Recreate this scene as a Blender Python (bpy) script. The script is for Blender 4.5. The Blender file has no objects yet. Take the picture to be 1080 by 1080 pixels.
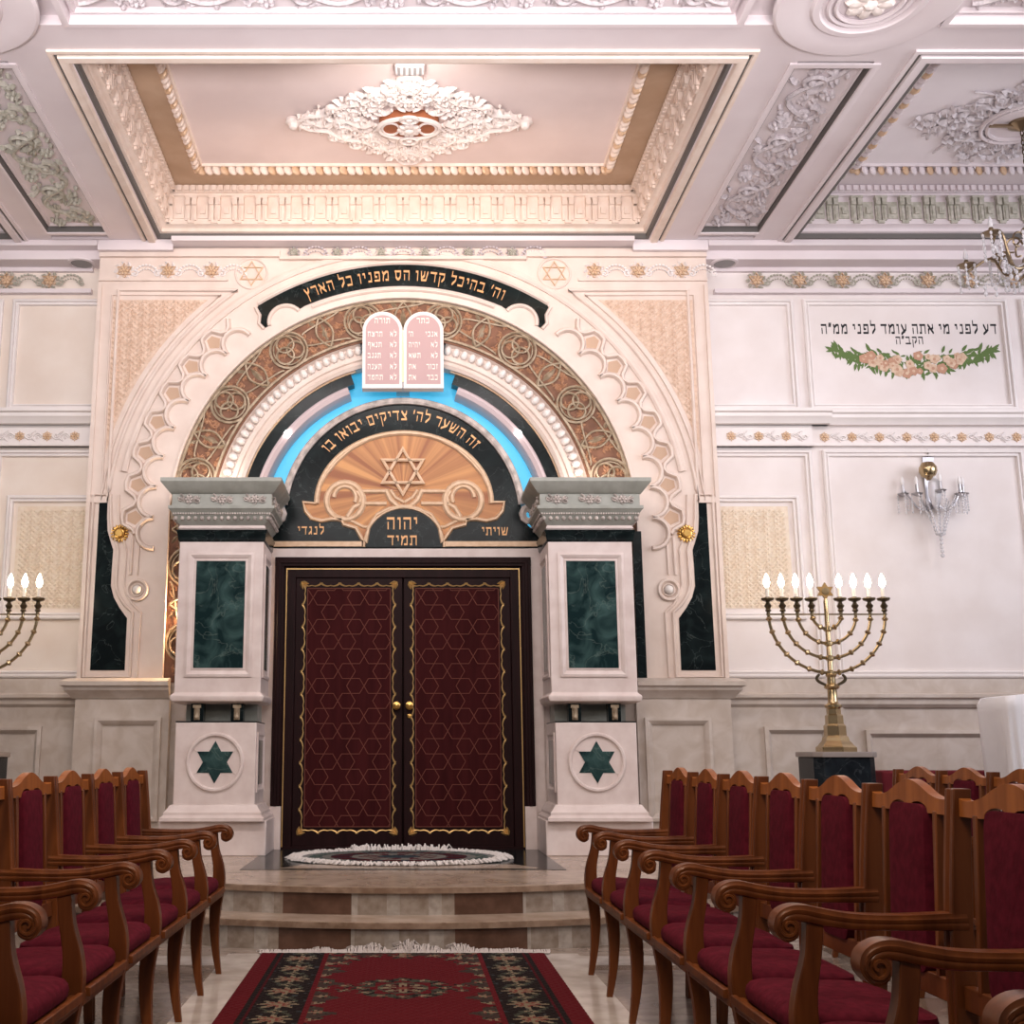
import bpy, bmesh, math, random
from mathutils import Vector, Matrix
from mathutils.geometry import tessellate_polygon
random.seed(7)
scene = bpy.context.scene
COL = scene.collection
PI = math.pi
sin, cos = math.sin, math.cos

# ------------------------------------------------------------------ camera numbers (1080 x 1080 photograph)
F, PX, EYE, PITCH = 1245.0, 425.0, 1.1, math.atan(255/1245)
def A(px, py, Y):
    """a point of the photograph on the wall plane at depth Y -> (X, Z)"""
    a = math.atan((540-py)/F) + PITCH
    z = Y*math.tan(a)
    return ((px-PX)*(Y*cos(PITCH)+z*sin(PITCH))/F, z+EYE)

# ------------------------------------------------------------------ materials
def new_mat(name):
    m = bpy.data.materials.new(name); m.use_nodes = True
    nt = m.node_tree; b = nt.nodes['Principled BSDF']
    return m, nt, b
def setin(b, **k):
    for n, v in k.items():
        n = n.replace('_', ' ')
        if n in b.inputs: b.inputs[n].default_value = v
def rgb(r, g, b): return (r, g, b, 1)
def plain(name, c, rough=.5, metal=0, **k):
    m, nt, b = new_mat(name); setin(b, Base_Color=rgb(*c), Roughness=rough, Metallic=metal, **k); return m
def mottled(name, c1, c2, scale=6, rough=.5, metal=0, bump=0, detail=6, dist=0, lo=.35, hi=.65, **k):
    m, nt, b = new_mat(name); setin(b, Roughness=rough, Metallic=metal, **k)
    tc = nt.nodes.new('ShaderNodeTexCoord'); n = nt.nodes.new('ShaderNodeTexNoise'); r = nt.nodes.new('ShaderNodeValToRGB')
    n.inputs['Scale'].default_value = scale; n.inputs['Detail'].default_value = detail; n.inputs['Distortion'].default_value = dist
    r.color_ramp.elements[0].position = lo; r.color_ramp.elements[1].position = hi
    r.color_ramp.elements[0].color = rgb(*c1); r.color_ramp.elements[1].color = rgb(*c2)
    nt.links.new(tc.outputs['Object'], n.inputs['Vector']); nt.links.new(n.outputs['Fac'], r.inputs['Fac']); nt.links.new(r.outputs['Color'], b.inputs['Base Color'])
    if bump:
        bp = nt.nodes.new('ShaderNodeBump'); bp.inputs['Strength'].default_value = bump; bp.inputs['Distance'].default_value = .01
        nt.links.new(n.outputs['Fac'], bp.inputs['Height']); nt.links.new(bp.outputs['Normal'], b.inputs['Normal'])
    return m
def veined(name, base, base2, vein, scale=3, rough=.15, thin=.03):
    """dark polished marble: cloudy body with thin bright veins"""
    m, nt, b = new_mat(name); setin(b, Roughness=rough, Specular_IOR_Level=.15)
    tc = nt.nodes.new('ShaderNodeTexCoord'); n = nt.nodes.new('ShaderNodeTexNoise'); n2 = nt.nodes.new('ShaderNodeTexNoise')
    n.inputs['Scale'].default_value = scale; n.inputs['Detail'].default_value = 9; n.inputs['Distortion'].default_value = 1.2
    n2.inputs['Scale'].default_value = scale*.8; n2.inputs['Detail'].default_value = 8; n2.inputs['Distortion'].default_value = .8
    r = nt.nodes.new('ShaderNodeValToRGB'); r.color_ramp.elements[0].position = .4; r.color_ramp.elements[1].position = .72
    r.color_ramp.elements[0].color = rgb(*base); r.color_ramp.elements[1].color = rgb(*base2)
    s = nt.nodes.new('ShaderNodeMath'); s.operation = 'SUBTRACT'; s.inputs[1].default_value = .5
    ab = nt.nodes.new('ShaderNodeMath'); ab.operation = 'ABSOLUTE'
    r2 = nt.nodes.new('ShaderNodeValToRGB'); r2.color_ramp.elements[0].position = 0; r2.color_ramp.elements[1].position = thin
    r2.color_ramp.elements[0].color = (.2, .2, .2, 1); r2.color_ramp.elements[1].color = (0, 0, 0, 1)
    mx = nt.nodes.new('ShaderNodeMix'); mx.data_type = 'RGBA'
    L = nt.links.new
    L(tc.outputs['Object'], n.inputs['Vector']); L(tc.outputs['Object'], n2.inputs['Vector'])
    L(n.outputs['Fac'], r.inputs['Fac']); L(n2.outputs['Fac'], s.inputs[0]); L(s.outputs[0], ab.inputs[0]); L(ab.outputs[0], r2.inputs['Fac'])
    L(r2.outputs['Color'], mx.inputs[0]); L(r.outputs['Color'], mx.inputs[6]); mx.inputs[7].default_value = rgb(*vein); L(mx.outputs[2], b.inputs['Base Color'])
    return m
def glow(name, c, strength, base=(.8, .8, .8)):
    m, nt, b = new_mat(name); setin(b, Base_Color=rgb(*base), Emission_Color=rgb(*c), Emission_Strength=strength); return m
def wood(name, c1, c2, scale=3, rough=.35, coat=.0, axis=(1, 1, 8), spec=.25):
    m, nt, b = new_mat(name); setin(b, Roughness=rough, Coat_Weight=coat, Coat_Roughness=.15, Specular_IOR_Level=spec)
    tc = nt.nodes.new('ShaderNodeTexCoord'); mp = nt.nodes.new('ShaderNodeMapping'); n = nt.nodes.new('ShaderNodeTexNoise'); r = nt.nodes.new('ShaderNodeValToRGB')
    mp.inputs['Scale'].default_value = (scale*8/axis[0], scale*8/axis[1], scale*8/axis[2]); n.inputs['Scale'].default_value = 1.0; n.inputs['Detail'].default_value = 7; n.inputs['Distortion'].default_value = .6
    r.color_ramp.elements[0].position = .3; r.color_ramp.elements[1].position = .7
    r.color_ramp.elements[0].color = rgb(*c1); r.color_ramp.elements[1].color = rgb(*c2)
    L = nt.links.new
    L(tc.outputs['Object'], mp.inputs[0]); L(mp.outputs[0], n.inputs['Vector']); L(n.outputs['Fac'], r.inputs['Fac']); L(r.outputs['Color'], b.inputs['Base Color'])
    return m
def painted(name, rough=.9, sheen=0):
    """colour comes from the mesh's own colour attribute"""
    m, nt, b = new_mat(name); setin(b, Roughness=rough, Specular_IOR_Level=.1)
    a = nt.nodes.new('ShaderNodeAttribute'); a.attribute_name = 'pattern'
    n = nt.nodes.new('ShaderNodeTexNoise'); n.inputs['Scale'].default_value = 250
    mx = nt.nodes.new('ShaderNodeMix'); mx.data_type = 'RGBA'; mx.blend_type = 'MULTIPLY'; mx.inputs[0].default_value = .5
    L = nt.links.new; L(a.outputs['Color'], mx.inputs[6]); L(n.outputs['Fac'], mx.inputs[7]); L(mx.outputs[2], b.inputs['Base Color'])
    bp = nt.nodes.new('ShaderNodeBump'); bp.inputs['Strength'].default_value = .4; bp.inputs['Distance'].default_value = .004
    L(n.outputs['Fac'], bp.inputs['Height']); L(bp.outputs['Normal'], b.inputs['Normal'])
    return m

M = {}
M['wall'] = mottled('wall_plaster', (.76, .69, .67), (.82, .76, .75), 2.5, .6)
M['wall_warm'] = mottled('warm_wall_plaster', (.77, .66, .58), (.83, .74, .67), 2.5, .6)  # same plaster as the other side, tinted to carry warmer light
M['wall_hi'] = mottled('wall_trim_plaster', (.80, .75, .74), (.85, .80, .79), 4, .55)
M['stone'] = mottled('pink_white_stone', (.70, .575, .51), (.76, .645, .58), 5, .45)
M['stone2'] = mottled('pillar_marble', (.68, .57, .54), (.78, .68, .65), 7, .35, detail=9)
M['wains'] = mottled('wainscot_marble', (.52, .44, .38), (.62, .55, .50), 6, .35, detail=10, dist=.8)
M['ceil'] = mottled('ceiling_plaster', (.70, .62, .64), (.76, .69, .71), 1.5, .7)
M['ceil_hi'] = mottled('ceiling_ornament_plaster', (.76, .67, .63), (.84, .76, .72), 9, .7)
M['ceil_white'] = mottled('coffer_white_plaster', (.82, .76, .79), (.86, .81, .84), 2, .7)
M['ceil_peach'] = mottled('coffer_peach_plaster', (.78, .64, .55), (.84, .72, .64), 9, .7)
M['ceil_warm'] = mottled('coffer_warm_plaster', (.42, .28, .18), (.50, .35, .24), 3, .7)
M['ceil_pan'] = mottled('coffer_panel_plaster', (.72, .60, .58), (.78, .66, .64), 2, .7)
M['sage'] = mottled('sage_relief_plaster', (.38, .37, .30), (.55, .52, .46), 30, .7)
M['greyorn'] = mottled('grey_lilac_relief', (.48, .43, .45), (.66, .60, .62), 40, .7)
M['tan'] = mottled('tan_weave_plaster', (.62, .44, .33), (.74, .57, .46), 24, .6)
M['tanpale'] = mottled('pale_weave_plaster', (.74, .61, .48), (.80, .70, .58), 24, .6)
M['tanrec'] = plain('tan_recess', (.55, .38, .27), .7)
M['goldpaint'] = plain('gold_paint', (.70, .45, .16), .4, .35)
M['gold'] = plain('polished_gold', (.75, .46, .14), .28, 1)
M['letter'] = plain('copper_gold_letters', (.66, .36, .16), .4, .3)
M['goldtrim'] = mottled('antique_gold_trim', (.62, .42, .26), (.72, .52, .36), 20, .45, .15)
M['grey'] = mottled('grey_green_capital', (.30, .31, .275), (.38, .39, .355), 10, .4)
M['black'] = veined('green_black_marble', (.004, .007, .008), (.011, .019, .020), (.20, .24, .24), 5, .18, .006)
M['green'] = veined('green_marble', (.008, .022, .024), (.06, .12, .115), (.25, .32, .28), 4.5, .1, .012)
M['terra'] = mottled('terracotta_back', (.15, .065, .035), (.23, .105, .06), 14, .7)
M['terraleaf'] = mottled('terracotta_leaf', (.36, .18, .10), (.50, .28, .17), 30, .6)
M['ovalred'] = plain('terracotta_oval_paint', (.34, .11, .045), .7)
M['spray'] = mottled('lilac_leaf_relief', (.60, .55, .57), (.74, .69, .71), 30, .7)
M['tracery'] = mottled('old_gold_tracery', (.27, .205, .135), (.44, .35, .25), 18, .5, .25)
M['pink'] = plain('pink_grey_cove', (.62, .51, .53), .45)
M['blue'] = glow('blue_lit_panel', (.03, .46, .80), .56, (.12, .55, .8))
M['rim'] = mottled('grey_stone_rim', (.34, .30, .28), (.66, .58, .54), 14, .4)
M['door'] = wood('door_mahogany', (.012, .0035, .004), (.020, .006, .007), 2, .45, .0, spec=.12)
M['doorpan'] = wood('door_panel_mahogany', (.034, .0050, .006), (.055, .009, .010), 2, .6, .0, spec=.06)
M['lattice'] = plain('door_lattice_wood', (.17, .052, .038), .6, 0, Specular_IOR_Level=.15)
M['doorgold'] = plain('door_gilding', (.62, .40, .16), .35, .6)
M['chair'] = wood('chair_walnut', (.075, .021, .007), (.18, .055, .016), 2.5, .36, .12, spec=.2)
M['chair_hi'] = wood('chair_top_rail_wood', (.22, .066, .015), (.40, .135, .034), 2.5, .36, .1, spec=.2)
M['velvet'] = mottled('crimson_velvet', (.070, .006, .014), (.105, .009, .021), 40, .9, bump=.2, Specular_IOR_Level=.08)
M['brass'] = plain('menorah_brass', (.50, .38, .22), .25, 1)
M['brassdk'] = plain('dark_bronze', (.14, .11, .07), .35, 1)
M['starbronze'] = plain('star_bronze', (.22, .14, .06), .4, .8)
M['bronze'] = plain('chandelier_bronze', (.30, .23, .15), .3, 1)
M['silver'] = plain('tarnished_silver', (.45, .44, .46), .3, 1)
M['candle'] = plain('white_candle_sleeve', (.85, .80, .72), .5)
M['bulb'] = glow('lit_bulb', (1, .86, .66), 22)
M['bulboff'] = plain('frosted_bulb', (.85, .83, .84), .3)
M['led'] = glow('lit_cove_lamp', (1, .93, .88), 14)  # glow put in for the bright spot on the cove
M['crystal'] = plain('crystal', (.93, .92, .96), .06, 0, Transmission_Weight=.45, IOR=1.5)
M['cloth'] = mottled('white_cloth', (.84, .84, .88), (.88, .88, .92), 5, .9)
M['redcloth'] = plain('dark_red_cloth', (.14, .006, .015), .9)
M['tablet'] = plain('tablet_face_pink', (.50, .33, .33), .5)
M['tabletrim'] = plain('tablet_white_rim', (.82, .77, .74), .4)
M['tabletext'] = plain('tablet_white_letters', (.95, .90, .82), .4)
M['ink'] = plain('black_ink', (.015, .015, .018), .8)
M['leafgreen'] = plain('painted_green', (.12, .19, .06), .9)
M['rose'] = mottled('painted_rose', (.60, .40, .28), (.72, .56, .42), 30, .9)
M['rosedk'] = plain('painted_rose_shade', (.52, .29, .20), .9)
M['fringe'] = plain('cotton_fringe', (.50, .46, .45), .95)
M['fringew'] = plain('white_wool_fringe', (.74, .70, .68), .95)
M['carpet'] = painted('carpet_pile', .95, .1)
M['stepedge'] = mottled('step_nosing_marble', (.20, .13, .09), (.33, .24, .18), 12, .25, detail=10)
M['stepbeige'] = mottled('step_beige_marble', (.24, .19, .155), (.36, .31, .27), 18, .3, detail=10)
M['stepbrown'] = mottled('step_brown_marble', (.085, .043, .028), (.14, .075, .052), 12, .3, detail=10)
M['stepstrip'] = mottled('step_pale_strip', (.33, .29, .26), (.46, .42, .39), 22, .3, detail=10)
M['platform'] = mottled('platform_marble', (.33, .25, .19), (.46, .37, .30), 5, .2, detail=10)
M['whitestrip'] = mottled('white_floor_marble', (.44, .40, .37), (.60, .56, .53), 6, .15, detail=10)
M['plinthtop'] = plain('plinth_top_slab', (.30, .26, .24), .4)
M['plinth'] = veined('plinth_black_marble', (.006, .008, .011), (.018, .024, .03), (.12, .13, .14), 4, .25, .008)
M['ceil_dark'] = plain('shadow_gap_grey', (.13, .12, .115), .7)  # dark grey that paints shade into the ceiling mouldings
M['grille'] = plain('speaker_grille', (.28, .27, .27), .6)

def floor_mat():
    m, nt, b = new_mat('marble_floor_tiles'); setin(b, Roughness=.18)
    tc = nt.nodes.new('ShaderNodeTexCoord'); mp = nt.nodes.new('ShaderNodeMapping'); br = nt.nodes.new('ShaderNodeTexBrick'); n = nt.nodes.new('ShaderNodeTexNoise')
    br.offset = 0; br.inputs['Scale'].default_value = 1; br.inputs['Mortar Size'].default_value = .004
    br.inputs['Brick Width'].default_value = .8; br.inputs['Row Height'].default_value = .36
    br.inputs['Color1'].default_value = rgb(.20, .145, .11); br.inputs['Color2'].default_value = rgb(.40, .35, .32); br.inputs['Mortar'].default_value = rgb(.18, .14, .11)
    n.inputs['Scale'].default_value = 7; n.inputs['Detail'].default_value = 10; n.inputs['Distortion'].default_value = 1
    r = nt.nodes.new('ShaderNodeValToRGB'); r.color_ramp.elements[0].color = (.62, .58, .55, 1); r.color_ramp.elements[1].color = (1.1, 1.08, 1.05, 1); r.color_ramp.elements[0].position = .3; r.color_ramp.elements[1].position = .7
    mx = nt.nodes.new('ShaderNodeMix'); mx.data_type = 'RGBA'; mx.blend_type = 'MULTIPLY'; mx.inputs[0].default_value = 1
    L = nt.links.new
    L(tc.outputs['Object'], mp.inputs[0]); L(mp.outputs[0], br.inputs['Vector']); L(tc.outputs['Object'], n.inputs['Vector']); L(n.outputs['Fac'], r.inputs['Fac'])
    L(br.outputs['Color'], mx.inputs[6]); L(r.outputs['Color'], mx.inputs[7]); L(mx.outputs[2], b.inputs['Base Color'])
    return m
M['floor'] = floor_mat()
def sunburst_mat():
    """radiating veneer: the grain runs out from the foot of the star"""
    m, nt, b = new_mat('sunburst_veneer'); setin(b, Roughness=.35)
    tc = nt.nodes.new('ShaderNodeTexCoord'); sp = nt.nodes.new('ShaderNodeSeparateXYZ'); at = nt.nodes.new('ShaderNodeMath'); at.operation = 'ARCTAN2'
    sb = nt.nodes.new('ShaderNodeMath'); sb.operation = 'SUBTRACT'; sb.inputs[1].default_value = 3.05
    n = nt.nodes.new('ShaderNodeTexNoise'); n.noise_dimensions = '1D'; n.inputs['Scale'].default_value = 5; n.inputs['Detail'].default_value = 5
    r = nt.nodes.new('ShaderNodeValToRGB'); r.color_ramp.elements[0].position = .32; r.color_ramp.elements[1].position = .7
    r.color_ramp.elements[0].color = rgb(.30, .085, .014); r.color_ramp.elements[1].color = rgb(.66, .31, .095)
    L = nt.links.new
    L(tc.outputs['Object'], sp.inputs[0]); L(sp.outputs['Z'], sb.inputs[0]); L(sb.outputs[0], at.inputs[0]); L(sp.outputs['X'], at.inputs[1]); L(at.outputs[0], n.inputs['W']); L(n.outputs['Fac'], r.inputs['Fac']); L(r.outputs['Color'], b.inputs['Base Color'])
    return m
M['sun'] = sunburst_mat()

# ------------------------------------------------------------------ mesh builder
WALL = lambda Y: (lambda u, v, w: (u, Y-w, v))          # u across, v up, w out of the wall
CEIL = lambda Z: (lambda u, v, w: (u, v, Z-w))          # u across, v into the room, w down
class MB:
    def __init__(s, xf=None): s.v, s.f, s.m, s.xf = [], [], [], xf
    def add(s, vs, fs, mi=0):
        b = len(s.v)
        s.v += [tuple(s.xf(*p)) if s.xf else tuple(p) for p in vs]
        for f in fs: s.f.append([b+i for i in f]); s.m.append(mi)
    def box(s, x0, x1, y0, y1, z0, z1, mi=0):
        s.add([(x, y, z) for z in (z0, z1) for y in (y0, y1) for x in (x0, x1)],
              [(0, 2, 3, 1), (4, 5, 7, 6), (0, 1, 5, 4), (2, 6, 7, 3), (0, 4, 6, 2), (1, 3, 7, 5)], mi)
    def loft(s, loops, closed=True, cap0=False, cap1=False, mi=0):
        n = len(loops[0]); vs = [p for l in loops for p in l]; fs = []
        for i in range(len(loops)-1):
            for j in range(n if closed else n-1):
                k = (j+1) % n; fs.append((i*n+j, i*n+k, (i+1)*n+k, (i+1)*n+j))
        if cap0: fs.append(tuple(range(n)))
        if cap1: fs.append(tuple((len(loops)-1)*n+j for j in range(n)))
        s.add(vs, fs, mi)
    def prism(s, poly, w0, w1, mi=0, back=False):
        """poly in (u, v), raised from w0 to w1"""
        n = len(poly); tri = tessellate_polygon([[Vector((a, b, 0)) for a, b in poly]])
        vs = [(a, b, w1) for a, b in poly] + [(a, b, w0) for a, b in poly]
        fs = [tuple(t) for t in tri] + [(i, (i+1) % n, n+(i+1) % n, n+i) for i in range(n)]
        if back: fs += [tuple(n+i for i in t) for t in tri]
        s.add(vs, fs, mi)
    def tube(s, pts, r, n=6, closed=False, mi=0, flat=1.0, up=None):
        P = [Vector(p) for p in pts]; N = len(P)
        if N < 2: return
        rs = r if isinstance(r, (list, tuple)) else [r]*N
        loops = []; prev = None
        for i in range(N):
            a = P[(i-1) % N] if (closed or i > 0) else P[i]; c = P[(i+1) % N] if (closed or i < N-1) else P[i]
            t = (c-a); t = t.normalized() if t.length > 1e-9 else Vector((1, 0, 0))
            if up is not None: q = Vector(up)
            else: q = prev if prev is not None else (Vector((0, 0, 1)) if abs(t.z) < .9 else Vector((1, 0, 0)))
            q = q - t*q.dot(t)
            if q.length < 1e-6: q = t.orthogonal()
            q.normalize(); prev = q; e = t.cross(q)
            loops.append([tuple(P[i] + e*(rs[i]*cos(2*PI*k/n+PI/n)) + q*(flat*rs[i]*sin(2*PI*k/n+PI/n))) for k in range(n)])
        if closed: loops.append(loops[0])
        s.loft(loops, cap0=not closed, cap1=not closed, mi=mi)
    def lathe(s, prof, c=(0, 0, 0), n=16, mi=0):
        s.loft([[(c[0]+r*cos(2*PI*k/n), c[1]+r*sin(2*PI*k/n), c[2]+z) for k in range(n)] for r, z in prof], cap0=True, cap1=True, mi=mi)
    def ell(s, c, rx, ry, rz, n=8, m=5, mi=0, rot=0):
        L = []
        for i in range(m+1):
            t = -PI/2+PI*i/m; t = max(-PI/2+.05, min(PI/2-.05, t)); l = []
            for k in range(n):
                x, y = rx*cos(t)*cos(2*PI*k/n), ry*cos(t)*sin(2*PI*k/n)
                l.append((c[0]+x*cos(rot)-y*sin(rot), c[1]+x*sin(rot)+y*cos(rot), c[2]+rz*sin(t)))
            L.append(l)
        s.loft(L, cap0=True, cap1=True, mi=mi)
    def arcsweep(s, prof, a0, a1, n=64, c=(0, 3.12), cap=True, mi=0):
        """profile of (radius, w) swept round c from angle a0 to a1 in the (u, v) plane"""
        L = []
        for i in range(n+1):
            a = a0+(a1-a0)*i/n
            L.append([(c[0]+r*cos(a), c[1]+r*sin(a), w) for r, w in prof])
        s.loft(L, closed=True, cap0=cap, cap1=cap, mi=mi)
    def frame(s, u0, u1, v0, v1, prof, mi=0, fill=False):
        """mitred rectangular moulding: profile of (inset, w)"""
        s.loft([[(u0+i, v0+i, w), (u1-i, v0+i, w), (u1-i, v1-i, w), (u0+i, v1-i, w)] for i, w in prof], cap1=fill, mi=mi)
    def pathmould(s, pts, r=.012, h=.02, mi=0, closed=False):
        """raised half-round line along a (u, v) path"""
        s.tube([(a, b, .0) for a, b in pts], r, n=8, closed=closed, up=(0, 0, 1), flat=h/r, mi=mi)
    def build(s, name, mat, parent=None, smooth=30, loc=None):
        me = bpy.data.meshes.new(name); me.from_pydata(s.v, [], s.f)
        mats = mat if isinstance(mat, (list, tuple)) else [mat]
        for x in mats: me.materials.append(M[x] if isinstance(x, str) else x)
        if len(mats) > 1: me.polygons.foreach_set('material_index', s.m)
        bm = bmesh.new(); bm.from_mesh(me); bmesh.ops.recalc_face_normals(bm, faces=bm.faces); bm.to_mesh(me); bm.free()
        if smooth:
            me.polygons.foreach_set('use_smooth', [True]*len(me.polygons)); me.set_sharp_from_angle(angle=math.radians(smooth))
        me.update()
        o = bpy.data.objects.new(name, me); COL.objects.link(o)
        if parent: o.parent = parent
        if loc: o.location = loc
        return o
def tag(o, label=None, cat=None, group=None, kind=None):
    for k, v in (('label', label), ('category', cat), ('group', group), ('kind', kind)):
        if v: o[k] = v
    return o
def thing(name, label, cat, loc=(0, 0, 0), group=None):
    o = bpy.data.objects.new(name, None); COL.objects.link(o); o.location = loc; o.empty_display_size = .1
    return tag(o, label, cat, group)
def struct(o): o['kind'] = 'structure'; return o
def bevel(o, w=.004, seg=2):
    b = o.modifiers.new('soft_edge', 'BEVEL'); b.width = w; b.segments = seg; b.limit_method = 'ANGLE'; b.angle_limit = math.radians(40); return o
def copy_tree(o, parent=None):
    c = o.copy(); COL.objects.link(c)
    if parent: c.parent = parent
    for ch in list(o.children): copy_tree(ch, c)
    return c
def arc(cx, cy, r, a0, a1, n=16):
    return [(cx+r*cos(a0+(a1-a0)*i/n), cy+r*sin(a0+(a1-a0)*i/n)) for i in range(n+1)]
def mirror(pts): return [(-a, b) for a, b in pts]

# ------------------------------------------------------------------ Hebrew lettering, drawn with a broad nib
T, B = .915, .085
G = {
 'א': (.76, [((.1, T), (.66, B)), ((.62, T), (.62, .62)), ((.62, .62), (.46, .44)), ((.12, B), (.12, .36)), ((.12, .36), (.26, .62))]),
 'ב': (.78, [((.08, T), (.56, T)), ((.56, T), (.56, B)), ((.06, B), (.70, B))]),
 'ג': (.50, [((.16, T), (.36, T)), ((.36, T), (.38, B)), ((.37, .38), (.08, B))]),
 'ד': (.74, [((.06, T), (.66, T)), ((.54, T), (.54, B))]),
 'ה': (.74, [((.08, T), (.62, T)), ((.62, T), (.62, B)), ((.14, .52), (.14, B))]),
 'ו': (.36, [((.08, T), (.24, T)), ((.25, T), (.25, B))]),
 'ז': (.44, [((.08, T), (.36, T)), ((.22, T), (.22, B))]),
 'ח': (.76, [((.08, T), (.64, T)), ((.14, T), (.14, B)), ((.62, T), (.62, B))]),
 'ט': (.76, [((.12, T), (.12, B)), ((.12, B), (.62, B)), ((.62, B), (.62, T)), ((.62, T), (.44, T))]),
 'י': (.36, [((.08, T), (.24, T)), ((.25, T), (.25, .55))]),
 'כ': (.70, [((.08, T), (.54, T)), ((.56, .85), (.56, .15)), ((.08, B), (.54, B))]),
 'ך': (.68, [((.06, T), (.58, T)), ((.56, T), (.56, -.32))]),
 'ל': (.66, [((.1, 1.32), (.1, T)), ((.1, T), (.56, T)), ((.56, T), (.56, .5)), ((.56, .5), (.26, B))]),
 'מ': (.80, [((.1, T), (.2, .7)), ((.2, .7), (.1, B)), ((.24, .72), (.44, T)), ((.44, T), (.62, T)), ((.66, .85), (.66, B)), ((.66, B), (.40, B))]),
 'ם': (.78, [((.08, T), (.64, T)), ((.64, T), (.64, B)), ((.14, T), (.14, B)), ((.14, B), (.64, B))]),
 'נ': (.54, [((.2, T), (.4, T)), ((.4, T), (.4, B)), ((.4, B), (.08, B))]),
 'ן': (.36, [((.08, T), (.24, T)), ((.25, T), (.25, -.32))]),
 'ס': (.76, [((.06, T), (.64, T)), ((.64, T), (.6, .34)), ((.6, .34), (.42, B)), ((.42, B), (.3, B)), ((.3, B), (.14, .34)), ((.14, .34), (.12, T))]),
 'ע': (.74, [((.12, T), (.42, .2)), ((.62, T), (.58, .42)), ((.58, .42), (.08, -.02))]),
 'פ': (.72, [((.14, .48), (.32, .48)), ((.14, .48), (.14, T)), ((.14, T), (.58, T)), ((.6, .86), (.6, .14)), ((.58, B), (.08, B))]),
 'ף': (.72, [((.14, .48), (.32, .48)), ((.14, .48), (.14, T)), ((.14, T), (.58, T)), ((.6, T), (.6, -.32))]),
 'צ': (.74, [((.12, T), (.58, .2)), ((.6, T), (.58, .68)), ((.58, .68), (.38, .5)), ((.62, B), (.08, B))]),
 'ץ': (.66, [((.12, T), (.3, .42)), ((.54, T), (.50, .62)), ((.50, .62), (.3, .46)), ((.3, .46), (.3, -.32))]),
 'ק': (.74, [((.08, T), (.62, T)), ((.62, T), (.62, .46)), ((.62, .46), (.42, .18)), ((.14, .55), (.14, -.34))]),
 'ר': (.68, [((.06, T), (.56, T)), ((.58, .86), (.58, B))]),
 'ש': (.92, [((.1, T), (.18, B)), ((.18, B), (.64, B)), ((.80, T), (.64, B)), ((.46, T), (.44, .55)), ((.44, .55), (.2, .3))]),
 'ת': (.78, [((.08, T), (.64, T)), ((.66, T), (.66, B)), ((.2, T), (.2, .2)), ((.2, B), (.06, B))]),
 '׳': (.22, [((.14, 1.06), (.08, .8))]),
 '״': (.38, [((.14, 1.06), (.08, .8)), ((.30, 1.06), (.24, .8))]),
}
def hull(P):
    P = sorted(set(P))
    def half(Q):
        h = []
        for p in Q:
            while len(h) > 1 and (h[-1][0]-h[-2][0])*(p[1]-h[-2][1])-(h[-1][1]-h[-2][1])*(p[0]-h[-2][0]) <= 0: h.pop()
            h.append(p)
        return h
    return half(P)[:-1]+half(P[::-1])[:-1]
def text_width(t, size, sp=.14): return sum((G[c][0]+sp if c in G else .42) for c in t)*size
def hebrew(mb, text, size, centre=None, arcc=None, depth=.006, nib=(.048, .098), sp=.14, squeeze=1.0):
    """right-to-left line: centred on centre=(u, v of the baseline), or standing on an arc arcc=(u, v, radius, mid-angle)"""
    w = text_width(text, size, sp)*squeeze; x = w/2
    new = mb if callable(mb) else None; out = [new()] if new else [mb]
    for ch in text:
        if ch not in G:
            x -= .42*size*squeeze
            if new: out.append(new())
            continue
        gw, strokes = G[ch]; adv = (gw+sp)*size*squeeze; x -= adv
        for i, ((x0, y0), (x1, y1)) in enumerate(strokes):
            pts = hull([(x+(px+sx)*size*squeeze, (py+sy)*size) for px, py in ((x0, y0), (x1, y1)) for sx in (-nib[0], nib[0]) for sy in (-nib[1], nib[1])])
            if arcc:
                cu, cv, R, mid = arcc; q = []
                for a, b in pts:
                    t = mid-a/R; q.append((cu+(R+b)*cos(t), cv+(R+b)*sin(t)))
            else: q = [(centre[0]+a, centre[1]+b) for a, b in pts]
            out[-1].prism(q, 0, depth+.0004*i)
    return out

# ------------------------------------------------------------------ ornament (in local u, v, w)
def star_points(cx, cy, r, rot=PI/2): return [[(cx+r*cos(rot+k*2*PI/3+h), cy+r*sin(rot+k*2*PI/3+h)) for k in range(3)] for h in (0, PI)]
def star_lines(mb, cx, cy, r, t=.01, h=.02, mi=0, w=0):
    for tri in star_points(cx, cy, r):
        mb.tube([(a, b, w) for a, b in tri], t, n=4, closed=True, up=(0, 0, 1), flat=h/t, mi=mi)
def star_solid(cx, cy, r):
    p = []
    for k in range(12):
        rr = r if k % 2 == 0 else r/math.sqrt(3)
        p.append((cx+rr*cos(PI/2+k*PI/6), cy+rr*sin(PI/2+k*PI/6)))
    return p
def curl(mb, cx, cy, r, a0, turns=1.1, sgn=1, t=.012, h=.02, mi=0, w=0, n=18):
    """a spiral scroll ending in a bud"""
    pts, rs = [], []
    for i in range(n+1):
        f = i/n; rr = r*(1-.82*f); a = a0+sgn*turns*2*PI*f
        pts.append((cx+rr*cos(a), cy+rr*sin(a), w+h*.4)); rs.append(t*(1.0-.45*f))
    mb.tube(pts, rs, n=5, up=(0, 0, 1), flat=h/t*.6, mi=mi)
    mb.ell((cx, cy, w+h*.5), t*1.3, t*1.3, h*.7, 6, 4, mi)
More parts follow.
